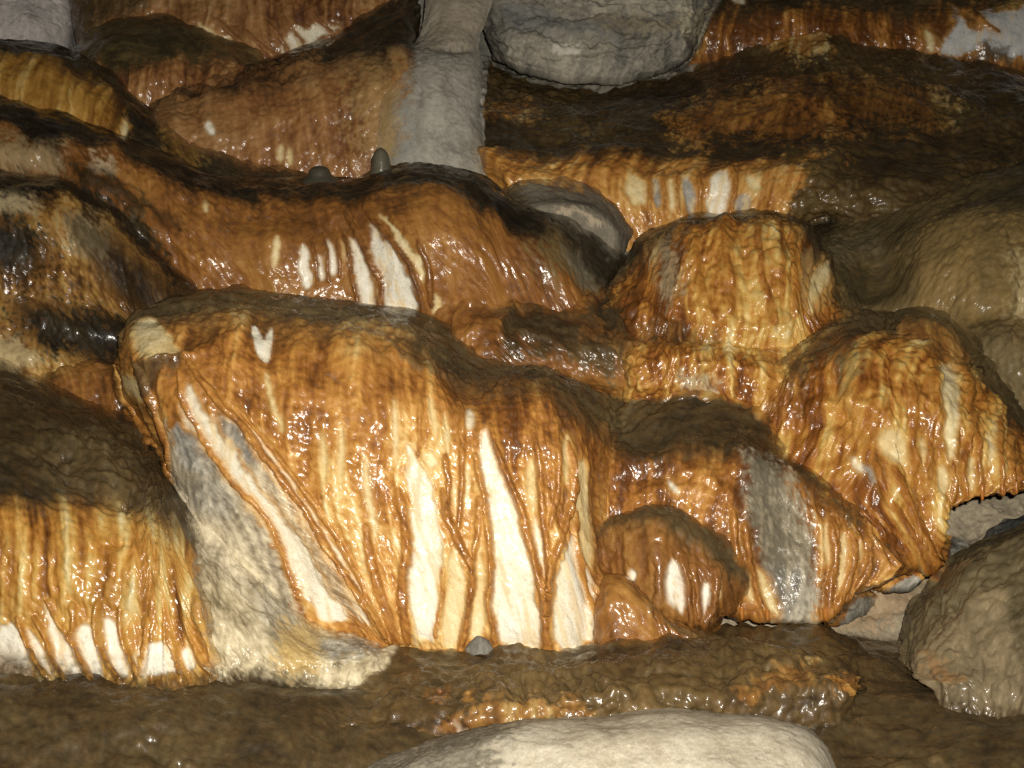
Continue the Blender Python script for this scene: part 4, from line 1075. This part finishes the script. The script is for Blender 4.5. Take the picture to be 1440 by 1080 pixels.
# ------------------------------------------------------------------ the main curtain
build('flowstone_curtain', 'tall orange curtain with long white streaks and dark runs under a muddy crest', 'flowstone', [
    (3.42, [(140, 500), (182, 434), (225, 414), (262, 408), (330, 409), (400, 414), (460, 419), (520, 424), (600, 438), (690, 486), (752, 500), (835, 536), (905, 600)]),
    (3.24, [(148, 502, .03), (186, 441), (227, 422), (262, 416), (330, 417), (400, 423), (460, 428), (520, 433), (600, 449), (690, 501), (752, 514), (830, 550), (894, 612, .06)]),
    (3.06, [(154, 504, .05), (190, 450), (229, 436), (264, 430), (330, 433), (400, 441), (460, 448), (520, 456), (600, 476), (684, 522, .02), (746, 525, .01), (822, 560), (882, 620, .08)]),
    (2.93, [(158, 508, .08), (194, 466), (233, 456), (268, 452), (330, 455), (396, 464), (456, 472), (512, 482), (594, 506), (674, 542, .035), (740, 536), (814, 572), (872, 632, .10)]),
    (2.85, [(160, 514, .12), (200, 492), (240, 488), (282, 484), (334, 488), (394, 498), (452, 506), (508, 514), (592, 538), (666, 560, .02), (736, 560), (808, 592), (866, 648, .12)]),
    (2.79, [(170, 545, .12), (216, 540, .04), (262, 538, .01), (306, 540), (346, 544), (398, 552), (452, 558), (506, 564), (590, 584), (662, 600, .005), (734, 606), (804, 634), (862, 682, .13)]),
    (2.765, [(196, 600, .15), (244, 606, .07), (290, 612, .02), (334, 618), (370, 622), (412, 626), (458, 630), (508, 634), (590, 646), (660, 662), (734, 672), (802, 694), (860, 728, .13)]),
    (2.75, [(240, 680, .17), (290, 694, .08), (340, 706, .03), (384, 712, .01), (412, 714), (444, 714), (478, 714), (518, 716), (590, 724), (660, 736), (734, 746), (802, 760), (860, 780, .13)]),
    (2.74, [(276, 770, .17), (332, 788, .09), (388, 800, .035), (440, 806, .02), (462, 806), (484, 806), (506, 806), (536, 806), (594, 810), (660, 816), (734, 824), (802, 830), (860, 838, .12)]),
    (2.75, [(310, 870, .17), (370, 884, .09), (430, 890, .035), (494, 888, .02), (512, 888), (524, 886), (538, 886), (556, 886), (600, 892), (660, 896), (734, 900), (802, 900), (860, 896, .1)]),
    (2.80, [(330, 950, .17), (390, 955, .09), (450, 950, .04), (504, 944), (520, 940), (532, 938), (546, 936), (562, 935), (602, 938), (660, 942), (734, 944), (802, 944), (860, 940, .1)])],
    rim=2.95, tone=.43, grad=.20, flute=5.5, bump=1.7, bump_size=16, streak=.115, blotch=.14, lump=5, mud_noise=.42, mud_soft=.75, film=.24, dune=2.4,
    mud_cols=[(.04, .034, .021), (.09, .073, .042), (.14, .113, .066), (.20, .16, .095)],
    feats=[
        ('mud', [(560, 500), (640, 512), (700, 545), (740, 520), (820, 552), (880, 612), (860, 625), (810, 580), (745, 542), (690, 562), (640, 538), (580, 520)], 7, .7),
        ('fold', [(550, 500), (600, 516), (650, 528), (690, 552), (716, 532), (760, 530), (810, 556)], 7, 12),
        ('fold', [(480, 450), (560, 470), (620, 498), (680, 520)], 6, 9),
        ('mud', [(186, 508), (216, 500), (262, 500), (256, 512), (222, 524), (205, 560), (236, 610), (222, 612), (196, 556)], 5, .8),
        ('fold', [(190, 508), (225, 502), (262, 502)], 7, 16),
        ('fold', [(262, 500), (300, 480), (340, 470)], 9, 9),
        ('tone', [(420, 500), (560, 520), (720, 570), (850, 600), (860, 680), (700, 640), (560, 560), (420, 540)], -.08, 20),
        ('tone', [(420, 640), (560, 660), (560, 880), (520, 860), (470, 760)], .07, 20),
        ('tone', [(560, 640), (850, 660), (850, 900), (580, 900)], .12, 20),
        # flank: bare rock strips
        ('dry', [(232, 600), (262, 590), (290, 620), (312, 650), (345, 690), (380, 740), (400, 800), (420, 860), (430, 920), (330, 930), (290, 780), (250, 690)], PALE, 7, 1, .7),
        ('dry', [(240, 594), (262, 592), (290, 622), (306, 650), (300, 670), (262, 652)], BLUE, 6, .75, .6, True),
        ('dry', [(270, 668), (310, 664), (340, 700), (330, 730), (285, 720)], BLUE, 8, .45, .6, True),
        ('dry', [(292, 576), (320, 588), (348, 604), (376, 640), (420, 706), (470, 780), (520, 870), (500, 880), (450, 800), (400, 735), (352, 668), (318, 626)], PALE, 5, 1, .72),
        ('dry', [(300, 584), (330, 592), (362, 622), (378, 656), (352, 650), (320, 622)], [(.09, .085, .075), (.15, .14, .12), (.24, .22, .18), (.4, .36, .28)], 6, .9, .6, True),
        ('win', [(186, 452), (206, 446), (226, 452), (244, 474), (258, 498), (232, 500), (204, 504), (184, 498)], CREAM, 5, 3),
        ('win', [(206, 572), (220, 580), (236, 606), (240, 640), (226, 622), (212, 600)], CREAM, 4),
        ('win', [(170, 526), (180, 530), (190, 556), (196, 574), (184, 562), (172, 548)], CREAM, 3),
        ('win', [(260, 540), (276, 546), (292, 578), (316, 620), (346, 660), (380, 706), (414, 742), (440, 784), (472, 834), (492, 872), (466, 872), (436, 850), (410, 808), (390, 752), (356, 704), (316, 660), (286, 622), (262, 584)], WHITE, 3, 4),
        ('win', [(350, 600), (372, 616), (392, 646), (422, 690), (456, 742), (492, 800), (526, 872), (514, 868), (478, 808), (440, 750), (400, 690), (366, 638)], WHITE, 4, 3),
        ('win', [(354, 457), (360, 452), (366, 464), (372, 478), (377, 462), (382, 458), (385, 472), (380, 492), (374, 510), (362, 500), (357, 480)], WHITE, 2, 1.6),
        ('win', [(372, 520), (380, 530), (384, 560), (400, 604), (394, 606), (378, 570)], CREAM, 2, 3),
        # white slots of the face
        ('win', [(573, 617), (584, 630), (591, 650), (607, 666), (614, 716), (623, 745), (624, 790), (621, 853), (607, 895), (585, 903), (578, 850), (571, 790), (579, 740), (576, 700), (576, 653)]),
        ('win', [(594, 635), (603, 630), (614, 639), (618, 655), (608, 662), (597, 651)], CREAM, 5),
        ('win', [(604, 552), (612, 564), (618, 598), (616, 624), (609, 602), (603, 572)], CREAM, 4),
        ('win', [(624, 577), (631, 584), (634, 630), (631, 655), (625, 620)], CREAM, 4),
        ('win', [(660, 567), (668, 580), (667, 595), (660, 606), (654, 590)], WHITE, 4),
        ('win', [(680, 598), (690, 616), (703, 660), (723, 705), (734, 742), (747, 803), (759, 858), (764, 905), (735, 914), (703, 911), (694, 863), (692, 787), (690, 722), (682, 693), (673, 650)], WHITE, 8),
        ('win', [(637, 673), (645, 680), (647, 722), (641, 730), (634, 700)], CREAM, 5),
        ('win', [(652, 652), (660, 650), (664, 690), (660, 730), (653, 714)], CREAM, 4),
        ('win', [(632, 790), (640, 764), (650, 795), (656, 822), (654, 870), (645, 903), (625, 908), (620, 884), (627, 840)], CREAM, 6),
        ('win', [(668, 762), (677, 755), (683, 800), (685, 860), (680, 894), (664, 899), (661, 864), (668, 812)], CREAM, 6),
        ('win', [(744, 648), (752, 644), (756, 690), (751, 726), (743, 722), (738, 690)], CREAM, 5),
        ('win', [(748, 722), (757, 730), (765, 770), (768, 806), (760, 813), (752, 780)], WHITE, 6),
        ('win', [(797, 612), (806, 608), (810, 640), (804, 680), (797, 678), (794, 645)], CREAM, 5),
        ('win', [(823, 640), (833, 658), (835, 700), (838, 760), (840, 800), (826, 795), (816, 770), (808, 700), (812, 668)], CREAM, 6),
        ('win', [(784, 792), (800, 762), (811, 740), (816, 790), (834, 808), (843, 880), (826, 908), (790, 914), (778, 904), (777, 850), (780, 815)], WHITE, 7),
        ('win', [(476, 600), (482, 596), (486, 640), (482, 690), (475, 660)], CREAM, 3, 5), ('win', [(448, 610), (455, 606), (462, 650), (458, 690), (449, 660)], CREAM, 3, 5),
        ('win', [(512, 640), (518, 640), (524, 700), (530, 760), (522, 760), (513, 700)], CREAM, 3, 5),
        ('win', [(552, 560), (557, 560), (562, 620), (558, 660), (552, 620)], CREAM, 3, 5),
        ('rib', [(262, 504), (296, 552), (340, 600), (404, 684), (470, 786), (520, 858), (546, 898)], 6, 6, 16, .38),
        ('rib', [(250, 520), (262, 570), (284, 612), (314, 656), (352, 698), (388, 746), (402, 790), (420, 842)], 3.5, 3.5, 8, .42),
        ('rib', [(330, 572), (376, 622), (430, 694), (480, 768), (528, 862), (540, 890)], 3.5, 5, 9, .46),
        ('rib', [(190, 512), (206, 556), (232, 620), (246, 676)], 6, 4, 12, .3),
        ('rib', [(622, 690), (634, 735), (650, 772), (662, 798), (663, 832), (656, 868), (650, 908)], 6, 5.5, 14, .36),
        ('rib', [(672, 700), (672, 740), (664, 785)], 5, 5, 11, .38),
        ('rib', [(670, 640), (678, 690), (684, 735), (690, 787), (687, 853), (696, 912)], 5, 5, 13, .36),
        ('rib', [(690, 598), (704, 648), (728, 704), (747, 768), (762, 826), (770, 908)], 5, 7.5, 15, .34),
        ('rib', [(752, 600), (760, 660), (763, 720), (770, 780), (772, 822), (770, 860)], 5, 6, 13, .34),
        ('rib', [(806, 620), (812, 690), (803, 724), (790, 760), (778, 790), (772, 826)], 5, 6, 13, .36),
        ('rib', [(786, 590), (786, 650), (784, 700), (774, 740)], 5, 5, 9, .38),
        ('rib', [(816, 720), (817, 787), (830, 840), (846, 884)], 4, 4, 8, .48),
        ('rib', [(560, 690), (572, 770), (567, 830), (572, 898)], 7, 9, 12, .38), ('rib', [(514, 740), (525, 800), (545, 862), (556, 900)], 7, 9, 10, .40),
        ('rib', [(626, 640), (632, 690), (630, 720)], 5, 5, 9, .38), ('rib', [(648, 560), (650, 620), (650, 680), (646, 740)], 5, 4, 9, .38),
        ('rib', [(620, 800), (622, 840), (612, 890)], 3, 3.5, 7, .52), ('rib', [(590, 560), (592, 610), (588, 640)], 5, 4, 8, .38)])

build('flowstone_ledge', 'dark brown ribbed ledge tucked between the cream-tipped curtain end and the mud terrace', 'flowstone', [
    (3.5, [(10, 530), (60, 492), (110, 478), (150, 474), (215, 490)]),
    (3.38, [(14, 536), (62, 500), (110, 487), (150, 483), (213, 500)]),
    (3.28, [(20, 545), (66, 512), (112, 500), (152, 496), (212, 512)]),
    (3.2, [(28, 560), (72, 532), (116, 522), (156, 520), (212, 535)]),
    (3.16, [(36, 590), (78, 572), (122, 566), (162, 566), (214, 575)]),
    (3.18, [(40, 640), (84, 630), (128, 625), (168, 620), (216, 620)])],
    rim=2.2, ramp_cols=BROWN, tone=.36, flute=6, bump=1.8, streak=.14,
    mud_cols=[(.014, .012, .008), (.03, .025, .015), (.055, .044, .025), (.09, .07, .04)])

build('limestone_apron', 'cream and grey bare rock apron between the two orange curtains', 'rock', [
    (3.02, [(236, 700), (300, 730), (350, 772), (410, 830), (480, 872), (566, 896, .12)]),
    (2.83, [(244, 730), (302, 766), (352, 804), (412, 852), (482, 886), (566, 905, .12)]),
    (2.68, [(256, 780), (308, 812), (356, 842), (416, 880), (484, 902), (566, 912, .12)]),
    (2.60, [(270, 850), (316, 872), (362, 890), (420, 908), (486, 916), (562, 918, .12)]),
    (2.57, [(280, 915), (322, 924), (366, 934), (424, 930), (488, 926), (560, 924, .12)]),
    (2.60, [(284, 985), (324, 990), (366, 1000), (424, 990), (488, 975), (558, 965, .12)])],
    ramp_cols=[(.17, .135, .075), (.34, .28, .17), (.56, .475, .31), (.72, .64, .45)], tone=.6, mat=M_FLOW, wet=.5, flute=2, bump=1.6, lump=9, lump_size=90, crack=5, streak=.10, blotch=.26, fine=1.6,
    face_name='rock_face',
    feats=[('dry', [(262, 720), (310, 740), (370, 800), (390, 830), (350, 840), (300, 810), (266, 780)], PALE, 12, .8, .5),
           ('dry', [(360, 810), (400, 830), (420, 880), (410, 920), (380, 900), (362, 860)], [(.16, .155, .13), (.28, .27, .23), (.38, .36, .30), (.5, .46, .36)], 10, .55, .5),
           ('dry', [(450, 896), (510, 900), (540, 910), (500, 930), (455, 920)], BLUE, 8, .75, .5),
           ('tint', [(396, 880), (430, 872), (450, 900), (440, 945), (400, 955), (385, 925)], (.48, .32, .10), .7, 10),
           ('fold', [(430, 855), (455, 865), (480, 880)], 4, -10), ('fold', [(330, 800), (360, 830), (380, 880)], 6, 9), ('fold', [(290, 850), (300, 900), (320, 930)], 5, 8)])

build('flowstone_terrace', 'dark rippled mud terrace over a golden fluted face with ribs across white slots', 'flowstone', [
    (3.4, [(-240, 470), (-80, 480), (0, 494), (80, 530), (150, 556), (208, 588), (262, 640), (305, 720)]),
    (3.2, [(-240, 496), (-80, 506), (0, 520), (80, 550), (150, 574), (208, 608), (258, 660), (302, 738)]),
    (2.98, [(-240, 548), (-80, 556), (0, 566), (80, 588), (150, 612), (208, 642), (256, 690), (300, 760)]),
    (2.8, [(-240, 610), (-80, 616), (0, 622), (80, 632), (150, 654), (206, 684), (254, 722), (296, 782)]),
    (2.68, [(-240, 664), (-80, 668), (0, 672), (80, 680), (150, 696), (205, 718), (252, 750), (292, 802)]),
    (2.60, [(-240, 708), (-80, 712), (0, 714), (80, 722), (150, 734), (205, 750), (252, 776), (292, 822)]),
    (2.555, [(-240, 770), (-80, 772), (0, 774), (80, 780), (150, 786), (205, 796), (254, 812), (296, 846)]),
    (2.54, [(-240, 850), (-80, 852), (0, 852), (80, 856), (150, 860), (206, 864), (258, 872), (304, 890)]),
    (2.545, [(-240, 920), (-80, 922), (0, 924), (80, 936), (150, 942), (208, 944), (264, 944), (316, 944)]),
    (2.6, [(-240, 975), (-80, 975), (0, 975), (80, 980), (150, 985), (208, 985), (264, 985), (316, 985)])],
    rim=4.7, ramp_cols=[(.085, .028, .005), (.22, .085, .014), (.38, .17, .03), (.50, .28, .065), (.62, .45, .17), (.72, .60, .33)], tone=.41, grad=.12,
    flute=5.5, bump=1.9, bump_size=16, fuse=.17, streak=.17, blotch=.08, lump=5, mud_noise=.45, mud_soft=.8, dune=3.0,
    mud_cols=[(.026, .021, .013), (.052, .041, .024), (.082, .064, .037), (.115, .09, .052)],
    feats=[('win', [(-60, 876), (10, 878), (30, 892), (40, 915), (50, 942), (20, 932), (-60, 905)]),
           ('win', [(34, 882), (46, 886), (60, 905), (70, 930), (76, 954), (62, 954), (52, 930), (40, 906)]),
           ('win', [(58, 842), (68, 850), (80, 880), (98, 902), (110, 930), (118, 956), (95, 956), (85, 930), (74, 905), (64, 880)]),
           ('win', [(110, 884), (121, 878), (132, 886), (138, 915), (150, 952), (130, 956), (118, 930), (108, 905)]),
           ('win', [(143, 874), (154, 866), (163, 880), (167, 905), (180, 925), (184, 954), (162, 954), (152, 925), (147, 900)]),
           ('win', [(190, 918), (200, 908), (215, 904), (235, 908), (245, 925), (252, 954), (195, 956), (188, 935)]),
           ('win', [(253, 914), (263, 910), (276, 930), (268, 942), (257, 932)]),
           ('dry', [(-60, 905), (10, 905), (40, 935), (50, 952), (-60, 960)], [(.2, .15, .1), (.3, .24, .17), (.4, .33, .25), (.5, .43, .34)], 6, .8, .6),
           ('rib', [(26, 868), (38, 905), (50, 930), (68, 955)], 5, 4.5, 13, .42), ('rib', [(48, 868), (66, 898), (75, 930), (95, 957)], 5, 5, 13, .42),
           ('rib', [(66, 846), (84, 878), (100, 894), (112, 925), (132, 960)], 5, 5.5, 14, .40), ('rib', [(104, 850), (104, 880), (101, 896)], 6, 5, 12, .38),
           ('rib', [(138, 846), (133, 880), (142, 915), (155, 940), (168, 957)], 5, 5, 14, .40), ('rib', [(165, 856), (172, 900), (183, 930), (190, 955)], 5, 4, 12, .40),
           ('rib', [(202, 870), (200, 910), (193, 945)], 5, 3, 12, .42), ('rib', [(235, 890), (245, 920), (257, 955)], 5, 4, 12, .42),
           ('rib', [(258, 870), (272, 910), (285, 935), (302, 952)], 5, 5, 10, .44), ('rib', [(276, 840), (284, 880), (300, 916), (318, 944)], 5, 5, 8, .5),
           ('tone', [(-60, 700), (300, 740), (300, 790), (-60, 780)], -.05, 20)])

build('flowstone_mound', 'low dark bumpy mud mound with orange flecks along its front edge', 'flowstone', [
    (2.92, [(340, 990), (440, 938), (540, 902), (640, 902), (760, 902), (860, 890), (960, 884), (1060, 880), (1160, 886), (1260, 930)]),
    (2.76, [(350, 996), (446, 950), (542, 914), (642, 912), (760, 914), (860, 904), (960, 898), (1060, 896), (1156, 904), (1248, 942)]),
    (2.60, [(364, 1008), (460, 972), (556, 944), (650, 938), (760, 938), (860, 930), (960, 926), (1060, 924), (1152, 930), (1238, 954)]),
    (2.49, [(384, 1028), (480, 1002), (576, 982), (664, 972), (760, 968), (860, 960), (960, 958), (1058, 956), (1148, 956), (1226, 966)]),
    (2.43, [(400, 1046), (500, 1028), (590, 1012), (674, 1000), (764, 992), (862, 986), (960, 984), (1056, 980), (1144, 974), (1216, 976)]),
    (2.42, [(410, 1072), (510, 1058), (600, 1040), (680, 1030), (766, 1022), (864, 1018), (960, 1012), (1054, 1006), (1140, 994), (1210, 990)]),
    (2.45, [(420, 1120), (520, 1110), (606, 1100), (686, 1090), (768, 1080), (866, 1070), (960, 1060), (1052, 1050), (1136, 1040), (1204, 1035)])],
    rim=9, tone=.27, bump=3.0, bump_size=19, lump=10, lump_size=70, dune=2.4, mud_noise=.3, splitcap=False, fuse=.04,
    mud_cols=[(.034, .025, .014), (.075, .054, .026), (.12, .088, .042), (.17, .125, .06)],
    feats=[('clean', [(570, 1030), (640, 1008), (720, 992), (800, 988), (836, 996), (830, 1012), (740, 1018), (640, 1034), (590, 1044)], 10, .42),
           ('clean', [(600, 972), (628, 960), (632, 972), (606, 986)], 6, .7), ('clean', [(650, 972), (668, 966), (668, 980), (652, 984)], 4, .6),
           ('clean', [(1040, 975), (1100, 945), (1140, 940), (1135, 958), (1090, 972), (1060, 990)], 8, .45),
           ('clean', [(1165, 958), (1205, 958), (1200, 972), (1170, 970)], 5, .8),
           ('fold', [(960, 930), (1040, 916), (1110, 926), (1190, 930)], 8, 12), ('fold', [(1060, 975), (1110, 962), (1170, 965)], 8, 12),
           ('fold', [(860, 912), (920, 902), (970, 912)], 8, 10),
           ('dry', [(640, 1012), (652, 1008), (660, 1020), (646, 1034)], GREY, 4, .6)], wet=.95)

build('rock_mass', 'olive-brown rounded mound with pinkish golden glints near its foot', 'rock', [
    (2.96, [(1256, 920), (1280, 846), (1320, 796), (1380, 758), (1450, 722), (1660, 680)]),
    (2.82, [(1264, 928), (1288, 862), (1328, 814), (1386, 778), (1450, 746), (1660, 704)]),
    (2.71, [(1272, 936), (1298, 888), (1340, 850), (1394, 820), (1452, 795), (1660, 760)]),
    (2.61, [(1282, 944), (1312, 916), (1354, 892), (1402, 872), (1454, 856), (1660, 835)]),
    (2.53, [(1294, 952), (1328, 940), (1370, 930), (1412, 924), (1456, 920), (1660, 910)]),
    (2.48, [(1306, 960), (1344, 960), (1384, 964), (1422, 972), (1460, 980), (1660, 990)]),
    (2.52, [(1322, 1020), (1358, 1028), (1398, 1042), (1434, 1060), (1470, 1078), (1660, 1100)])],
    rim=3.5, mud_cols=[(.05, .044, .027), (.10, .086, .053), (.15, .13, .082), (.21, .18, .115)], ramp_cols=[(.08, .062, .036), (.15, .115, .065), (.22, .168, .096), (.32, .235, .13)], tone=.42, flute=2.5, bump=2.2, lump=8, streak=.06,
    blotch=.12, wet=.9, fuse=.11, tuck=(.06, .1), dune=1.8, mud_noise=.6, face_name='rock_face',
    feats=[('tone', [(1380, 900), (1460, 890), (1660, 900), (1660, 1000), (1420, 980)], .2, 16), ('fold', [(1320, 850), (1324, 880), (1304, 920)], 8, -12),
           ('tint', [(1300, 925), (1330, 930), (1350, 950), (1310, 950)], (.34, .17, .06), .5, 8)])

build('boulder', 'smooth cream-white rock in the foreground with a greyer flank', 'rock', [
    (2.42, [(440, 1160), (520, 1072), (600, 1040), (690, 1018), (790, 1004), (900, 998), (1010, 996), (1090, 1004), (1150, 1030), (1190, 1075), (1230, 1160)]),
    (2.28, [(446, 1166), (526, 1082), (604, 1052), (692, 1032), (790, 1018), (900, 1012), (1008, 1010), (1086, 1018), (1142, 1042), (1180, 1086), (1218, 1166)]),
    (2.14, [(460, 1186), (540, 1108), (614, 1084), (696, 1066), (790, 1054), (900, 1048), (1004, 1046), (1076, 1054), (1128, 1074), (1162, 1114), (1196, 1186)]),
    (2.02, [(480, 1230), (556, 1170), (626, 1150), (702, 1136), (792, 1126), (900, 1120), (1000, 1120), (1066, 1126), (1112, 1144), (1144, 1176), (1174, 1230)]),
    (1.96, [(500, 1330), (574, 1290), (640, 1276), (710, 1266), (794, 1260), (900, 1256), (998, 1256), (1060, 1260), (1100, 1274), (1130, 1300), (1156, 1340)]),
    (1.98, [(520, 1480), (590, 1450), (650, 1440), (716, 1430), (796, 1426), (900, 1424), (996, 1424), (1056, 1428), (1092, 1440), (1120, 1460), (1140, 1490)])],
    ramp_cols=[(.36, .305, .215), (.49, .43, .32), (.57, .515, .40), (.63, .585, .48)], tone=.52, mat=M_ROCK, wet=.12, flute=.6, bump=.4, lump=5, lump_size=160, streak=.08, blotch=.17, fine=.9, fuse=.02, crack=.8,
    feats=[('dry', [(430, 1180), (500, 1060), (640, 1016), (720, 1012), (730, 1030), (690, 1060), (690, 1100), (640, 1240), (480, 1240)], [(.11, .098, .07), (.155, .138, .10), (.20, .178, .132), (.26, .23, .175)], 26, 1.0, .7)])  # wet, shadowed look of the left flank painted in as soft-edged grey

# ------------------------------------------------------------------ small things
def stalagmite(name, label, x, y0, y1, w, d, col, seed):
    b = PT(x, y0, d); tpt = PT(x, y1, d)
    h = np.linalg.norm(tpt - b)
    up = np.array((0, 0, 1.0))
    path = [b - .03 * up, b + .12 * h * up, b + .4 * h * up, b + .72 * h * up, b + .92 * h * up, b + h * up]
    rr = w * d / F_PX
    o = lathe_thing(name, path, [rr * 2.4, rr * 1.45, rr * 1.02, rr * .85, rr * .5, rr * .05], col, M_FLOW, None, b, 18, seed, .6, .05)
    o['label'] = label; o['category'] = 'stalagmite'
    return o


stalagmite('stalagmite', 'stubby grey-green stalagmite standing at the foot of the grey column', 537, 258, 208, 14, 3.68, (.085, .075, .05), 3)
stalagmite('stalagmite', 'low dark rounded nub on the dark ridge beside the stubby stalagmite', 450, 254, 233, 16, 3.74, (.06, .052, .036), 4)

build('stone', 'small grey wedge stone caught at the foot of the white streaks', 'stone', [
    (2.80, [(646, 914), (658, 900), (676, 885), (690, 893), (704, 912)]),
    (2.75, [(646, 916), (656, 907), (674, 893), (690, 901), (704, 915)]),
    (2.715, [(654, 916), (665, 906), (675, 900), (685, 906), (697, 916)]),
    (2.71, [(656, 924), (666, 922), (676, 920), (686, 922), (696, 924)])],
    ramp_cols=[(.10, .095, .08), (.17, .16, .135), (.25, .235, .20), (.36, .335, .27)], tone=.45, mat=M_ROCK, wet=.3, flute=.2, bump=.5, lump=7, lump_size=18, streak=.02, fuse=.012, tuck=(.03, .03))
